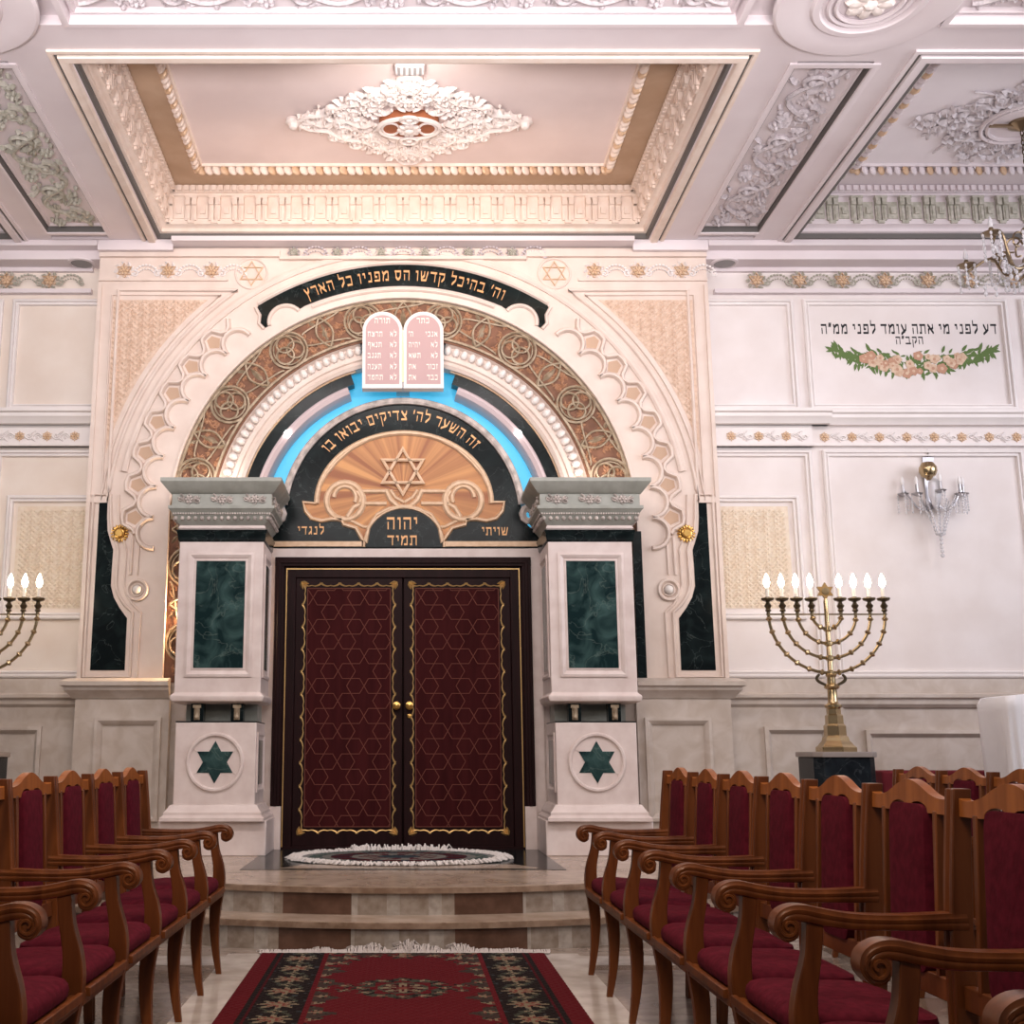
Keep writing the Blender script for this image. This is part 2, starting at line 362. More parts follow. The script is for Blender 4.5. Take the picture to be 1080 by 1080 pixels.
def leaf(mb, cx, cy, L, W, a, h=.015, mi=0, w=0):
    """pointed leaf with a raised rib"""
    d = (cos(a), sin(a)); e = (-sin(a), cos(a))
    P = lambda s, t, z: (cx+d[0]*s*L+e[0]*t*W, cy+d[1]*s*L+e[1]*t*W, w+z)
    vs = [P(0, 0, 0), P(.35, .5, 0), P(.7, .36, 0), P(1, 0, h*.6), P(.7, -.36, 0), P(.35, -.5, 0), P(.4, 0, h*1.3), P(.72, 0, h)]
    mb.add(vs, [(0, 6, 1), (1, 6, 7, 2), (2, 7, 3), (0, 5, 6), (5, 4, 7, 6), (4, 3, 7)], mi)
def flower(mb, cx, cy, r, n=6, h=.02, mi=0, w=0):
    for k in range(n):
        a = 2*PI*k/n; mb.ell((cx+.58*r*cos(a), cy+.58*r*sin(a), w+h*.3), r*.42, r*.30, h*.6, 6, 4, mi, rot=a)
    mb.ell((cx, cy, w+h*.5), r*.3, r*.3, h*.8, 8, 4, mi)

# ================================================================== SETTING
Yw, Ys, Zc = 10.40, 10.15, 5.70
# --- floor, steps and platform
mb = MB(); mb.box(-9, 9, -4, 10.7, -.1, 0); struct(mb.build('floor', 'floor'))
mb = MB()
for s in (-1, 1):
    mb.box(s*.70, s*.98, -4, 6.98, 0, .003)
mb.box(-2.2, 2.2, 6.62, 6.9, 0, .002)
struct(mb.build('floor_border', 'whitestrip'))
def fan(R, n=48): return [(R*cos(PI+PI*i/n), 10.3+R*sin(PI+PI*i/n)) for i in range(n+1)]
def step(name, R, z0, z1):
    root = bpy.data.objects.new(name, None); COL.objects.link(root); root['kind'] = 'structure'
    mb = MB(lambda u, v, w: (u, v, w)); mb.prism(fan(R-.03), z0, z1-.035)
    # riser blocks of two marbles, each with its own slot
    me = MB(); n = 480
    for i in range(n):
        a0, a1 = PI+PI*i/n, PI+PI*(i+1)/n; x = (R*cos((a0+a1)/2))
        ax = abs(x); beige = ax < .307 or .726 < ax < 1.55 or ax > 2.1
        mi = (2 if int((x+9.03)/.085) % 3 == 0 else 0) if beige else 1
        ra = R-.03+.002
        q = [(ra*cos(a), 10.3+ra*sin(a)) for a in (a0, a1)]
        me.add([(q[0][0], q[0][1], z0), (q[1][0], q[1][1], z0), (q[1][0], q[1][1], z1-.03), (q[0][0], q[0][1], z1-.03)], [(0, 1, 2, 3)], mi)
    mb.build('step_body', 'stepbeige', root); me.build('riser', ['stepbeige', 'stepbrown', 'stepstrip'], root)
    mb = MB(); mb.prism(fan(R), z1-.035, z1-.003); mb.build('nosing', 'stepedge', root)
    mb = MB(); mb.prism(fan(R-.02), z1-.004, z1); mb.build('tread', 'platform', root)
    return root
step('floor_step', 3.27, 0, .16); step('floor_platform', 2.97, .16, .32)
mb = MB()
mb.prism([(-1.12, 8.42), (1.12, 8.42), (1.12, 10.2), (-1.12, 10.2)], .32, .323); struct(mb.build('floor_inlay', 'black'))
mb = MB(); mb.prism([(-.85, 8.50), (.95, 8.50), (.80, 8.78), (-.72, 8.78)], .323, .325); struct(mb.build('floor_inlay_slab', 'platform'))

# --- back walls either side of the ark
def wall_side(s, name):
    X = lambda a: a*s
    root = bpy.data.objects.new(name, None); COL.objects.link(root); root['kind'] = 'structure'
    def W(Y=Yw):
        f = WALL(Y); return MB(lambda u, v, w: f(u*s, v, w))
    mb = W(); mb.box(2.79, 9, 0, 6.2, -.25, 0); mb.build('wall_plane', 'wall' if s > 0 else 'wall_warm', root)
    # frames of the plaster panels
    mo = [(0, 0), (0, .03), (.012, .04), (.026, .04), (.030, .016), (.040, .016), (.044, .03), (.056, .03), (.062, .0)]
    mb = W()
    for u0, u1 in ((2.79, 3.63), (3.72, 5.62), (5.74, 7.6)): mb.frame(u0, u1, 4.175, 5.25, mo)
    for u0, u1 in ((3.80, 5.62), (5.74, 7.6)): mb.frame(u0, u1, 1.75, 3.80, mo)
    mb.frame(2.79, 3.70, 1.75, 3.80, mo)
    mb.frame(2.79, 3.56, 2.26, 3.38, mo)
    mb.build('panel_moulding', 'wall_hi', root)
    # woven tan panel
    mb = W(); mb.box(2.79, 3.46, 2.36, 3.28, 0, .006); mb.build('weave_ground', 'tanpale', root)
    mb = W(); weave(mb, [(2.79, 2.36), (3.45, 2.36), (3.45, 3.28), (2.79, 3.28)], .046, .012, .006); mb.build('weave_relief', 'tanpale', root)
    # middle cornice
    pr = [(0, 4.155), (.13, 4.155), (.13, 4.125), (.10, 4.115), (.10, 4.085), (.06, 4.05), (.05, 4.03), (0, 4.03)]
    mb = W(); mb.loft([[(2.79, z, w) for w, z in pr], [(9, z, w) for w, z in pr]], cap0=True, cap1=True)
    pr2 = [(0, z) if w == 0 else (w+.05, z) for w, z in pr]
    mb.loft([[(2.79, z, w) for w, z in pr2], [(3.87, z, w) for w, z in pr2]], cap0=True, cap1=True)
    mb.box(2.79, 3.72, 3.83, 4.03, 0, .035); mb.box(2.79, 9, 3.835, 3.86, 0, .045); mb.box(2.79, 3.735, 3.83, 3.858, 0, .07)
    mb.build('cornice', 'wall_hi', root)
    # wainscot
    mb = W(); mb.box(2.79, 9, 0, 1.62, 0, .05)
    pr = [(0, 1.74), (.06, 1.74), (.06, 1.62), (.13, 1.60), (.13, 1.575), (.10, 1.56), (.10, 1.52), (.07, 1.49), (0, 1.49)]
    mb.loft([[(2.79, z, w) for w, z in pr], [(9, z, w) for w, z in pr]], cap0=True, cap1=True)
    mb.box(2.79, 3.8, .0, 1.49, .05, .085); mb.build('wainscot', 'wains', root)
    mb = W(); mo2 = [(0, .0), (0, .035), (.03, .04), (.05, .02), (.06, .0)]
    mb.frame(3.10, 3.66, .45, 1.33, [(a, b+.085) for a, b in mo2]); 
    for u0, u1 in ((3.98, 5.7), (5.9, 7.6)): mb.frame(u0, u1, .45, 1.30, [(a, b+.05) for a, b in mo2])
    mb.build('wainscot_moulding', 'wains', root)
    return root
def inside(p, poly):
    c = False; n = len(poly); j = n-1
    for i in range(n):
        (xi, yi), (xj, yj) = poly[i], poly[j]
        if (yi > p[1]) != (yj > p[1]) and p[0] < (xj-xi)*(p[1]-yi)/(yj-yi)+xi: c = not c
        j = i
    return c
def weave(mb, poly, s, h, w0):
    """basket-weave relief: little diagonal pillows clipped to a polygon"""
    x0, x1 = min(p[0] for p in poly), max(p[0] for p in poly); y0, y1 = min(p[1] for p in poly), max(p[1] for p in poly)
    i = 0; v = y0+s/2
    while v < y1:
        u = x0+s/2+(s/2 if i % 2 else 0); j = 0
        while u < x1:
            q = [(u-s*.5, v), (u, v-s*.5), (u+s*.5, v), (u, v+s*.5)]
            if all(inside(p, poly) for p in q):
                k = .2 if (i+j) % 2 else -.2
                mb.add([(a, b, w0) for a, b in q]+[(u+k*s, v+.12*s, w0+h)], [(0, 1, 4), (1, 2, 4), (2, 3, 4), (3, 0, 4)])
            u += s; j += 1
        v += s*.5; i += 1
wall_side(-1, 'wall_left'); wall_side(1, 'wall_right')

# --- star friezes (running ornament of the setting)
def star_frieze(name, xs, z, Y, mats, size=.072, sp=.40):
    root = bpy.data.objects.new(name, None); COL.objects.link(root); root['kind'] = 'structure'
    a = MB(WALL(Y)); g = MB(WALL(Y))
    for x in xs:
        flower(g, x, z, size*.62, 6, .02, w=.012)
        star_lines(g, x, z, size, .007, .016, w=.012)
        for k in range(9):
            t = 2*PI*k/9; leaf(a, x+size*.85*cos(t), z+size*.85*sin(t), size*.75, size*.5, t+1.1, .02)
        xm = x+sp/2
        for k in range(9):
            t = PI*(.12+.76*k/8); a.ell((xm+.105*cos(t), z-.03+.085*sin(t), .012), .015, .012, .014, 6, 4)
        for k in range(7):
            t = PI*(.15+.7*k/6); a.ell((xm+.07*cos(t), z-.035+.05*sin(t), .012), .009, .009, .012, 5, 4)
        for q in (-1, 1): curl(a, xm+q*.105, z-.025, .036, PI/2, 1.0, q, .009, .018)
    a.build('garland', mats[0], root); g.build('star', mats[1], root)
    return root
star_frieze('trim_1', [3.30+.40*k for k in range(14)], 5.43, Yw-.03, ('sage', 'goldtrim'))
star_frieze('trim_2', [-3.30-.40*k for k in range(14)], 5.43, Yw-.03, ('sage', 'goldtrim'))
star_frieze('trim_3', [1.75+.40*k for k in range(3)], 5.43, Ys-.0, ('wall_hi', 'goldtrim'))
star_frieze('trim_4', [-1.75-.40*k for k in range(3)], 5.43, Ys-.0, ('wall_hi', 'goldtrim'))
star_frieze('trim_5', [-1.0+.40*k for k in range(6)], 5.60, Ys-.02, ('greyorn', 'sage'), .045)
def scroll_frieze(name, x0, x1, z, Y):
    root = bpy.data.objects.new(name, None); COL.objects.link(root); root['kind'] = 'structure'
    a = MB(WALL(Y)); g = MB(WALL(Y)); x = x0; i = 0; d = 1 if x1 > x0 else -1
    while (x1-x)*d > 0:
        flower(g, x, z, .042, 6, .02); star_lines(g, x, z, .045, .005, .014)
        xm = x+d*.125
        a.tube([(x+d*(.045+.16*k/8), z+.03*sin(PI*2*k/8), .008) for k in range(9)], .007, 5, up=(0, 0, 1))
        for q in (-1, 1):
            leaf(a, xm-.03, z+q*.005, .07, .035, q*.7, .015); curl(a, xm+q*.04, z-q*.012, .026, 0, 1, q, .006, .014)
        x += d*.25; i += 1
    a.build('scroll', 'wall_hi', root); g.build('blossom', 'goldtrim', root)
scroll_frieze('trim_6', 2.98, 3.7, 3.925, Yw-.035); scroll_frieze('trim_7', -2.98, -3.7, 3.925, Yw-.035)
scroll_frieze('trim_8', 3.84, 7.5, 3.925, Yw); scroll_frieze('trim_9', -3.84, -7.5, 3.925, Yw)

# --- ceiling
ceiling = bpy.data.objects.new('ceiling', None); COL.objects.link(ceiling); ceiling['kind'] = 'structure'
XC = (2.24, 2.68, 3.20, 3.56, 6.64)
Y0, Y1 = 7.23, 10.05
mb = MB()
mb.box(-9, 9, Y1, 10.65, Zc, 6.4)                                   # strip against the wall
for s in (-1, 1):
    for a, b in ((XC[0], XC[1]), (XC[2], XC[3]), (XC[4], 9)):
        mb.box(min(s*a, s*b), max(s*a, s*b), Y0, Y1, Zc, 6.4)
    mb.box(min(s*XC[1], s*XC[2]), max(s*XC[1], s*XC[2]), Y0, Y1, Zc+.07, 6.4)
mb.box(-9, 9, 6.82, Y0, Zc, 6.4)
mb.box(-9, 9, 6.30, 6.82, Zc+.07, 6.4)
mb.box(-9, 9, -4, 6.30, Zc, 6.4)
mb.box(-9, 9, Y0, Y1, 6.22, 6.4)
mb.build('beam_grid', 'ceil', ceiling)
# fascia where the ceiling meets the wall
mb = MB()
for s in (-1, 1): mb.box(min(s*2.79, s*9), max(s*2.79, s*9), 10.18, 10.6, 5.56, Zc); mb.box(min(s*2.1, s*2.785), max(s*2.1, s*2.785), 10.06, 10.10, 5.60, Zc-.001); mb.box(min(s*2.79, s*9), max(s*2.79, s*9), 10.06, 10.6, 5.645, Zc-.001)
mb.box(-2.1, 2.1, 9.98, 10.13, 5.655, Zc); mb.box(-9, 9, 10.10, 10.6, 5.68, Zc)
for s in (-1, 1): mb.box(min(s*2.9, s*9), max(s*2.9, s*9), 10.34, 10.45, 5.30, 5.34); mb.box(min(s*2.9, s*9), max(s*2.9, s*9), 10.36, 10.45, 5.52, 5.56)
mb.build('wall_cornice', 'ceil', ceiling)
def rim(mb, u0, u1, v0, v1):
    mb.frame(u0-.14, u1+.14, v0-.14, v1+.14, [(0, 0), (0, .018), (.03, .02), (.035, .006), (.055, .006), (.06, .03), (.10, .035), (.12, .03), (.128, .0), (.145, -.03)])
def painted_shadow_line(mb, u0, u1, v0, v1):  # thin dark strips standing in for shade along the coffer rim
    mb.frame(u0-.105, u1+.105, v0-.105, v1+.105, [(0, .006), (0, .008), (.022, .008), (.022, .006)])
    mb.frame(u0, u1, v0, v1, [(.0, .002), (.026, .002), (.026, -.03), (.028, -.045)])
def coffer(u0, u1, mats, n_gold):
    """one deep coffer: bracket frieze, dentils, soffit ring, leaf-and-rope moulding and flat panel"""
    root = bpy.data.objects.new('coffer', None); COL.objects.link(root); root.parent = ceiling
    v0, v1 = Y0, Y1; f = CEIL(Zc)
    mb = MB(f); rim(mb, u0, u1, v0, v1)
    mb.frame(u0, u1, v0, v1, [(.0, 0), (.02, -.04), (.05, -.05), (.05, -.08), (.07, -.095), (.10, -.10), (.10, -.36), (.125, -.37), (.125, -.385), (.15, -.39), (.15, -.455)])
    mb.build('coffer_side', mats[0], root)
    mb = MB(f); painted_shadow_line(mb, u0, u1, v0, v1); mb.build('shadow_gap', 'ceil_dark', root)
    mb = MB(f); mb.frame(u0, u1, v0, v1, [(.15, -.455), (.40, -.455), (.40, -.50)]); mb.build('soffit_ring', mats[1], root)
    mb = MB(f); mb.add([(u0+.4, v0+.4, -.50), (u1-.4, v0+.4, -.50), (u1-.4, v1-.4, -.50), (u0+.4, v1-.4, -.50)], [(0, 1, 2, 3)]); mb.build('coffer_panel', mats[2], root)
    # brackets, square bosses and dentils on the four inner faces
    br = MB(); de = MB()
    def face(px, py, dx, dy, L):
        nx, ny = -dy, dx                       # inward
        def P(t, d, z): return (px+dx*t+nx*d, py+dy*t+ny*d, Zc+z)
        def blk(t0, t1, d0, d1, z0, z1, target=br):
            target.add([P(t, d, z) for z in (z0, z1) for d in (d0, d1) for t in (t0, t1)], [(0, 2, 3, 1), (4, 5, 7, 6), (0, 1, 5, 4), (2, 6, 7, 3), (0, 4, 6, 2), (1, 3, 7, 5)])
        n = max(2, int(round(L/.213))); st = L/n
        for i in range(n):
            c = (i+.5)*st
            blk(c-.05, c-.008, .10, .15, .27, .345); blk(c+.008, c+.05, .10, .15, .27, .345)
            for q in (-.029, .029): blk(c+q-.021, c+q+.021, .10, .125, .13, .27); blk(c+q-.006, c+q+.006, .12, .132, .14, .26)
            blk(c-.055, c+.055, .10, .155, .335, .355); blk(c-.03, c+.03, .10, .12, .105, .13)
            b = c+st/2
            if b < L-.06: blk(b-.045, b+.045, .10, .112, .15, .31); blk(b-.022, b+.022, .11, .13, .19, .255)
        n = int(L/.062)
        for i in range(n):
            c = (i+.5)*L/n; blk(c-.02, c+.02, .13, .178, .395, .445, de)
    face(u0, v0, 1, 0, u1-u0); face(u1, v0, 0, 1, v1-v0); face(u1, v1, -1, 0, u1-u0); face(u0, v1, 0, -1, v1-v0)
    br.build('bracket_frieze', mats[3], root); de.build('dentil_band', mats[0], root)
    # rope of leaves with gilded turns
    wq = MB(f); gq = MB(f); i = 0
    P4 = [(u0+.42, v0+.42), (u1-.42, v0+.42), (u1-.42, v1-.42), (u0+.42, v1-.42)]
    for k in range(4):
        (ax, ay), (bx, by) = P4[k], P4[(k+1) % 4]; L = math.hypot(bx-ax, by-ay); n = int(L/.07); an = math.atan2(by-ay, bx-ax)
        for j in range(n):
            t = (j+.5)/n; t_ = gq if (j % 3 == 0) else wq
            t_.ell((ax+(bx-ax)*t, ay+(by-ay)*t, -.46), .050, .024, .045, 8, 5, rot=an+.7)
    wq.frame(u0+.445, u1-.445, v0+.445, v1-.445, [(0, -.5), (0, -.48), (.02, -.478), (.028, -.5)])
    wq.build('leaf_rope', mats[0], root); gq.build('gilded_leaf', n_gold, root)
    return root
coffer(-XC[0], XC[0], ('ceil_peach', 'ceil_warm', 'ceil_pan', 'ceil_peach'), 'goldtrim')
coffer(XC[3], XC[4], ('ceil', 'ceil', 'ceil_white', 'sage'), 'goldtrim')
coffer(-XC[4], -XC[3], ('ceil', 'ceil', 'ceil_white', 'sage'), 'goldtrim')
# acanthus strips in the beams
def acanthus(mb, u, v0, v1, width, axis='v'):
    """running acanthus scroll along v from v0 to v1, centred on u"""
    n = int(round((v1-v0)/.42)); st = (v1-v0)/n; keep = mb.xf
    if axis == 'u': mb.xf = lambda a, b, w: keep(b, a, w)
    for i in range(n):
        c = v0+(i+.5)*st; s = 1 if i % 2 else -1
        mb.tube([(u-s*width*.34*cos(PI*k/8), c-st/2+st*k/8, .02) for k in range(9)], .02, 5, up=(0, 0, 1))
        curl(mb, u+s*width*.10, c, width*.26, -PI/2*s, 1.25, s, .022, .045)
        for k in range(17):
            t = random.uniform(0, 2*PI); r = width*random.uniform(.22, .42)
            leaf(mb, u+s*width*.08+r*cos(t)*.8, c+r*sin(t)*.9, width*random.uniform(.15, .26), width*.11, t+random.uniform(.4, 1.4), .03)
        for k in range(4):
            mb.ell((u-s*width*.3+random.uniform(-.06, .06), c+st*random.uniform(-.45, .45), .01), .026, .020, .03, 6, 4, rot=random.random()*3)
        flower(mb, u-s*width*.28, c+st*.4, .06, 6, .05)
    mb.xf = keep
for s in (-1, 1):
    u0, u1 = sorted((s*XC[1], s*XC[2]))
    mb = MB(CEIL(Zc)); mb.frame(u0-.05, u1+.05, Y0+.02, Y1-.1, [(0, 0), (0, .012), (.02, .015), (.045, .012), (.05, 0), (.052, -.07)])
    mb.frame(u0+.01, u1-.01, Y0+.08, Y1-.16, [(0, -.07), (0, -.05), (.015, -.048), (.025, -.07)]); mb.build('strip_moulding', 'ceil', ceiling)
    mb = MB(CEIL(Zc)); mb.frame(u0, u1, Y0+.07, Y1-.15, [(.0, .002), (.003, .002), (.003, -.07), (.012, -.0695)]); mb.build('strip_shadow_gap', 'ceil_dark', ceiling)  # shade along the strip edge, put in as dark colour
    mb = MB(CEIL(Zc+.07)); acanthus(mb, (u0+u1)/2, Y0+.14, Y1-.2, .44); mb.build('acanthus_strip', 'sage' if s < 0 else 'greyorn', ceiling)
for a, b in ((-2.15, 2.15), (3.5, 7), (-7, -3.5)):
    mb = MB(CEIL(Zc)); mb.frame(a-.04, b+.04, 6.30, 6.84, [(0, 0), (0, .012), (.02, .015), (.045, .012), (.05, 0), (.052, -.07)]); mb.frame(a+.03, b-.03, 6.37, 6.77, [(0, -.07), (0, -.045), (.02, -.04), (.035, -.07)]); mb.build('strip_moulding', 'ceil', ceiling)
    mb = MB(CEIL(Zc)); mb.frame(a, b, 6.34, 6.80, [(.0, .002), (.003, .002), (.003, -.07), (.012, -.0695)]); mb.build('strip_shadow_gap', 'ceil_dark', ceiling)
    mb = MB(CEIL(Zc+.07)); acanthus(mb, 6.57, a+.1, b-.1, .30, 'u'); mb.build('acanthus_strip', 'greyorn', ceiling)
# round bosses at the beam crossings
def boss(x, label):
    t = thing('ceiling_boss', label, 'ceiling rosette', (x, 6.54, Zc), 'round bosses where the beams cross')
    mb = MB(); mb.lathe([(.58, .0), (.58, -.025), (.56, -.04), (.42, -.045), (.36, -.03), (.34, -.05), (.30, -.05), (.28, -.02), (.01, -.02)], n=64); mb.build('disc', 'ceil', t)
    mb = MB()
    for r, z in ((.245, -.03), (.20, -.035)): mb.tube([(r*cos(2*PI*k/40), r*sin(2*PI*k/40), z) for k in range(40)], .016, 6, closed=True)
    mb.build('ring', 'ceil', t)
    mb = MB(lambda u, v, w: (u, v, -.02-w)); flower(mb, 0, 0, .16, 8, .05); mb.build('rosette', 'ceil_hi', t)
boss(2.90, 'plain round ceiling boss where the beams cross, nearer the hanging chandelier'); boss(-2.86, 'round ceiling boss mostly cut off by the picture corner, away from the chandelier')
# ceiling medallions
def lace(mb, hw, hd, rnd, lay, n=26, leafn=150, t=.016):
    """mirrored tangle of scrolls and leaves inside a lozenge of half-width hw and half-depth hd"""
    ok = lambda a, b: abs(a)/hw+abs(b)/hd < 1
    k = 0
    while k < n:
        a, b = rnd.uniform(0, hw), rnd.uniform(0, hd)
        if not ok(a, b) or math.hypot(a/.33, b/.25) < 1: continue
        r = rnd.uniform(.05, .10); a0 = rnd.uniform(0, 2*PI); s = rnd.choice((-1, 1)); w = rnd.uniform(0, lay)
        for p in (-1, 1):
            for q in (-1, 1):
                m = MB(); curl(m, a*.0, 0, r, a0, 1.0, s, t, .05, n=14)
                mb.add([(p*(a+x), q*(b+y), w+z) for x, y, z in m.v], m.f)
        k += 1
    k = 0
    while k < leafn:
        a, b = rnd.uniform(0, hw), rnd.uniform(0, hd)
        if not ok(a, b) or math.hypot(a/.33, b/.25) < 1: continue
        L = rnd.uniform(.06, .12); an = rnd.uniform(0, 2*PI); w = rnd.uniform(0, lay)
        for p in (-1, 1):
            for q in (-1, 1):
                m = MB(); leaf(m, 0, 0, L, L*.45, an, .03)
                mb.add([(p*(a+x), q*(b+y), w+z) for x, y, z in m.v], m.f)
        k += 1
rnd = random.Random(3)
t = thing('ceiling_medallion', 'lozenge-shaped openwork plaster medallion with terracotta oval, above the ark', 'ceiling medallion', (.05, 8.83, Zc+.50))
mb = MB(lambda u, v, w: (u, v, -w))
lace(mb, 1.0, .63, rnd, .03, 30, 150, .014)
for s in (-1, 1):
    mb.tube([(s*(.30+.62*k/10), .05*sin(k*1.2), .04) for k in range(11)], [.03-.0015*k for k in range(11)], 6)
    mb.lathe([(.02, 0), (.06, .01), (.065, .04), (.04, .06), (.03, .09), (.01, .1)], (s*.95, 0, 0), 10)
    for q in (-1, 1):
        mb.tube([(s*(.9-.9*k/12), q*(.03+.50*k/12+.03*sin(k*1.6)), .04) for k in range(13)], .022, 6)
        mb.tube([(s*(.6-.40*k/10), q*(.04+.24*k/10+.04*sin(k*1.3)), .03) for k in range(11)], .020, 6)
        curl(mb, s*.12, q*.50, .07, 0, 1, s, .018, .06); leaf(mb, s*.03, q*.48, .14, .07, PI/2*q-s*.3, .04)
mb.build('scroll_lace', 'ceil_hi', t)
mb = MB(lambda u, v, w: (u, v, -w)); mb.prism([(.245*cos(2*PI*k/32), .15*sin(2*PI*k/32)) for k in range(32)], 0, .09); mb.build('terracotta_oval', 'ovalred', t)
mb = MB(lambda u, v, w: (u, v, -w)); mb.tube([(.25*cos(2*PI*k/32), .155*sin(2*PI*k/32), .09) for k in range(32)], .02, 6, closed=True)
for q in (-1, 1):
    mb.tube([(.07*cos(2*PI*k/20), q*.165+.05*sin(2*PI*k/20), .11) for k in range(20)], .014, 6, closed=True); mb.ell((0, q*.165, .11), .03, .022, .02)
    mb.tube([(q*.15+.07*cos(2*PI*k/20), .09*sin(2*PI*k/20), .095) for k in range(20)], .01, 6, closed=True)
flower(mb, 0, 0, .10, 10, .04, w=.09); mb.ell((0, 0, .11), .05, .036, .03); mb.build('central_boss', 'ceil_hi', t)
t = thing('ceiling_medallion', 'grey leafy round ceiling medallion from which the chandelier hangs', 'ceiling medallion', (5.07, 8.85, Zc+.50))
mb = MB(lambda u, v, w: (u, v, -w)); rnd = random.Random(5)
lace(mb, .88, .78, rnd, .015, 9, 75, .010); 
for k in range(24):
    a = 2*PI*k/24; R_ = .62+.14*(k % 2)
    mb.tube([((.26+(R_-.26)*f)*cos(a+.12*sin(4*f)), (.26+(R_-.26)*f)*sin(a+.12*sin(4*f))*.9, .012) for f in [i/8 for i in range(9)]], [.018-.001*i for i in range(9)], 5)
mb.build('leaf_spray', 'spray', t)
mb = MB(lambda u, v, w: (u, v, -w)); mb.prism([(.24*cos(2*PI*k/32), .24*sin(2*PI*k/32)) for k in range(32)], 0, .03)
for r in (.25, .30): mb.tube([(r*cos(2*PI*k/40), r*sin(2*PI*k/40), .04) for k in range(40)], .018, 6, closed=True)
mb.build('ring', 'ceil', t)

# recessed round loudspeakers in the soffit
for s, lab in ((-1, 'flush round loudspeaker grille in the soffit, on the half-seen menorah side of the ark'), (1, 'flush round loudspeaker grille in the soffit on the chandelier side of the ark')):
    x, z = A(425+s*342, 277, 10.12)
    t = thing('ceiling_speaker', lab, 'loudspeaker', (s*2.98, 10.26, 5.56), 'soffit loudspeakers beside the ark')
    mb = MB(); mb.lathe([(.125, 0), (.125, -.012), (.10, -.016), (.098, -.004), (.01, -.004)], n=32); mb.build('trim_ring', 'ceil', t)
    mb = MB(); mb.lathe([(.098, -.003), (.09, -.012), (.01, -.02)], n=32); mb.build('grille', 'grille', t)
t = thing('ceiling_vent', 'small rectangular slotted vent on the coffer panel beside the lozenge medallion', 'vent', (.05, 8.04, 6.16))
mb = MB(); mb.box(-.11, .11, -.07, .05, -.03, .03); bevel(mb.build('frame', 'ceil', t), .008)
mb = MB()
for k in range(5): mb.box(-.09+.04*k, -.07+.04*k, -.06, .045, -.036, -.03)
mb.build('slots', 'grille', t)

# ================================================================== ARK PORTAL (the stone arch)
portal = thing('ark_portal', 'tall cream stone arch with scalloped tracery framing the ark doors', 'archway', (0, Ys, 0))
def pbuild(mb, name, mat, parent=None, **k):
    """parts are modelled in room coordinates; move them under their root"""
    root = parent or portal
    o = mb.build(name, mat, root, **k)
    off = Vector((0, 0, 0)); p = root
    while p: off += p.location; p = p.parent
    for v in o.data.vertices: v.co -= off
    o.data.update(); return o
W = lambda Y=Ys: MB(WALL(Y))
ZC = 3.12
XO = 2.78
# stone face: outer rectangle minus the arched opening (radius 2.05, straight jambs below)
RA = 2.05
mb = W()
n = 48
for s in (-1, 1):
    inner = [(s*RA, 1.72)]+[(s*RA*cos(PI/2*i/n), ZC+RA*sin(PI/2*i/n)) for i in range(n+1)]
    outer = [(s*XO, 1.72)]+[(s*XO, ZC+(5.66-ZC)*i/(n*.5)) if i <= n/2 else (s*XO*(1-(i-n/2)/(n/2)), 5.66) for i in range(n+1)]
    for i in range(n+1):
        a, b, c, d = inner[i], outer[i], outer[i+1], inner[i+1]
        mb.add([(a[0], a[1], 0), (b[0], b[1], 0), (c[0], c[1], 0), (d[0], d[1], 0)], [(0, 1, 2, 3)])
        mb.add([(a[0], a[1], 0), (d[0], d[1], 0), (d[0], d[1], -.3), (a[0], a[1], -.3)], [(0, 1, 2, 3)])
        mb.add([(b[0], b[1], 0), (c[0], c[1], 0), (c[0], c[1], -.25), (b[0], b[1], -.25)], [(0, 1, 2, 3)])
pbuild(mb, 'stone_face', 'stone')
# inner rim and outer mouldings of the arch
full = (.0, PI)
mb = W()
mb.arcsweep([(2.052, -.01), (2.052, .008), (2.062, .010), (2.07, .008), (2.07, 0)], 0, PI, 96, (0, ZC))
mb.arcsweep([(2.47, 0), (2.47, .018), (2.49, .03), (2.515, .03), (2.525, .012), (2.54, .01), (2.545, 0)], .17, PI-.17, 96, (0, ZC))
for s in (-1, 1): mb.box(min(s*2.05, s*2.085), max(s*2.052, s*2.07), 1.72, ZC, 0, .008)
pbuild(mb, 'arch_moulding', 'stone')
# black inscription band
a_t = 33.5*PI/180
tb = W(); L = []
o_ = [(2.375*cos(PI/2+a_t-2*a_t*i/60), ZC+2.375*sin(PI/2+a_t-2*a_t*i/60)) for i in range(61)]
a_b = 25.5*PI/180
i_ = [(2.165*cos(PI/2-a_b+2*a_b*i/50), ZC+2.165*sin(PI/2-a_b+2*a_b*i/50)) for i in range(51)]
def endcurve(s):
    """S-shaped end of the band: a big scallop bites in from below"""
    cx, cz = s*2.165*sin(27.6*PI/180), ZC+2.165*cos(27.6*PI/180)
    return [(1.235, 4.95)]
er = [(1.22, 5.0), (1.235, 4.94), (1.17, 4.90)] 
ear = arc(1.045, 4.985, .14, -.45, PI*.86, 10)
band = o_ + [(1.33, 5.06), (1.29, 5.0), (1.29, 4.93), (1.25, 4.88)] + [(x, z) for x, z in arc(1.06, 4.94, .165, -.25, 2.35, 12)] + i_[1:-1] + [(-x, z) for x, z in arc(1.06, 4.94, .165, -.25, 2.35, 12)[::-1]] + [(-1.25, 4.88), (-1.29, 4.93), (-1.29, 5.0), (-1.33, 5.06)]
band = [p for p in band]
tb.prism(band, 0, .012); pbuild(tb, 'inscription_band', 'black')
mb = W(); mb.pathmould([(p[0]*1.006, ZC+(p[1]-ZC)*1.006) for p in o_], .022, .035)
mb.pathmould([(2.13*cos(PI/2-.40+.80*i/40), ZC+2.13*sin(PI/2-.40+.80*i/40)) for i in range(41)], .02, .03)
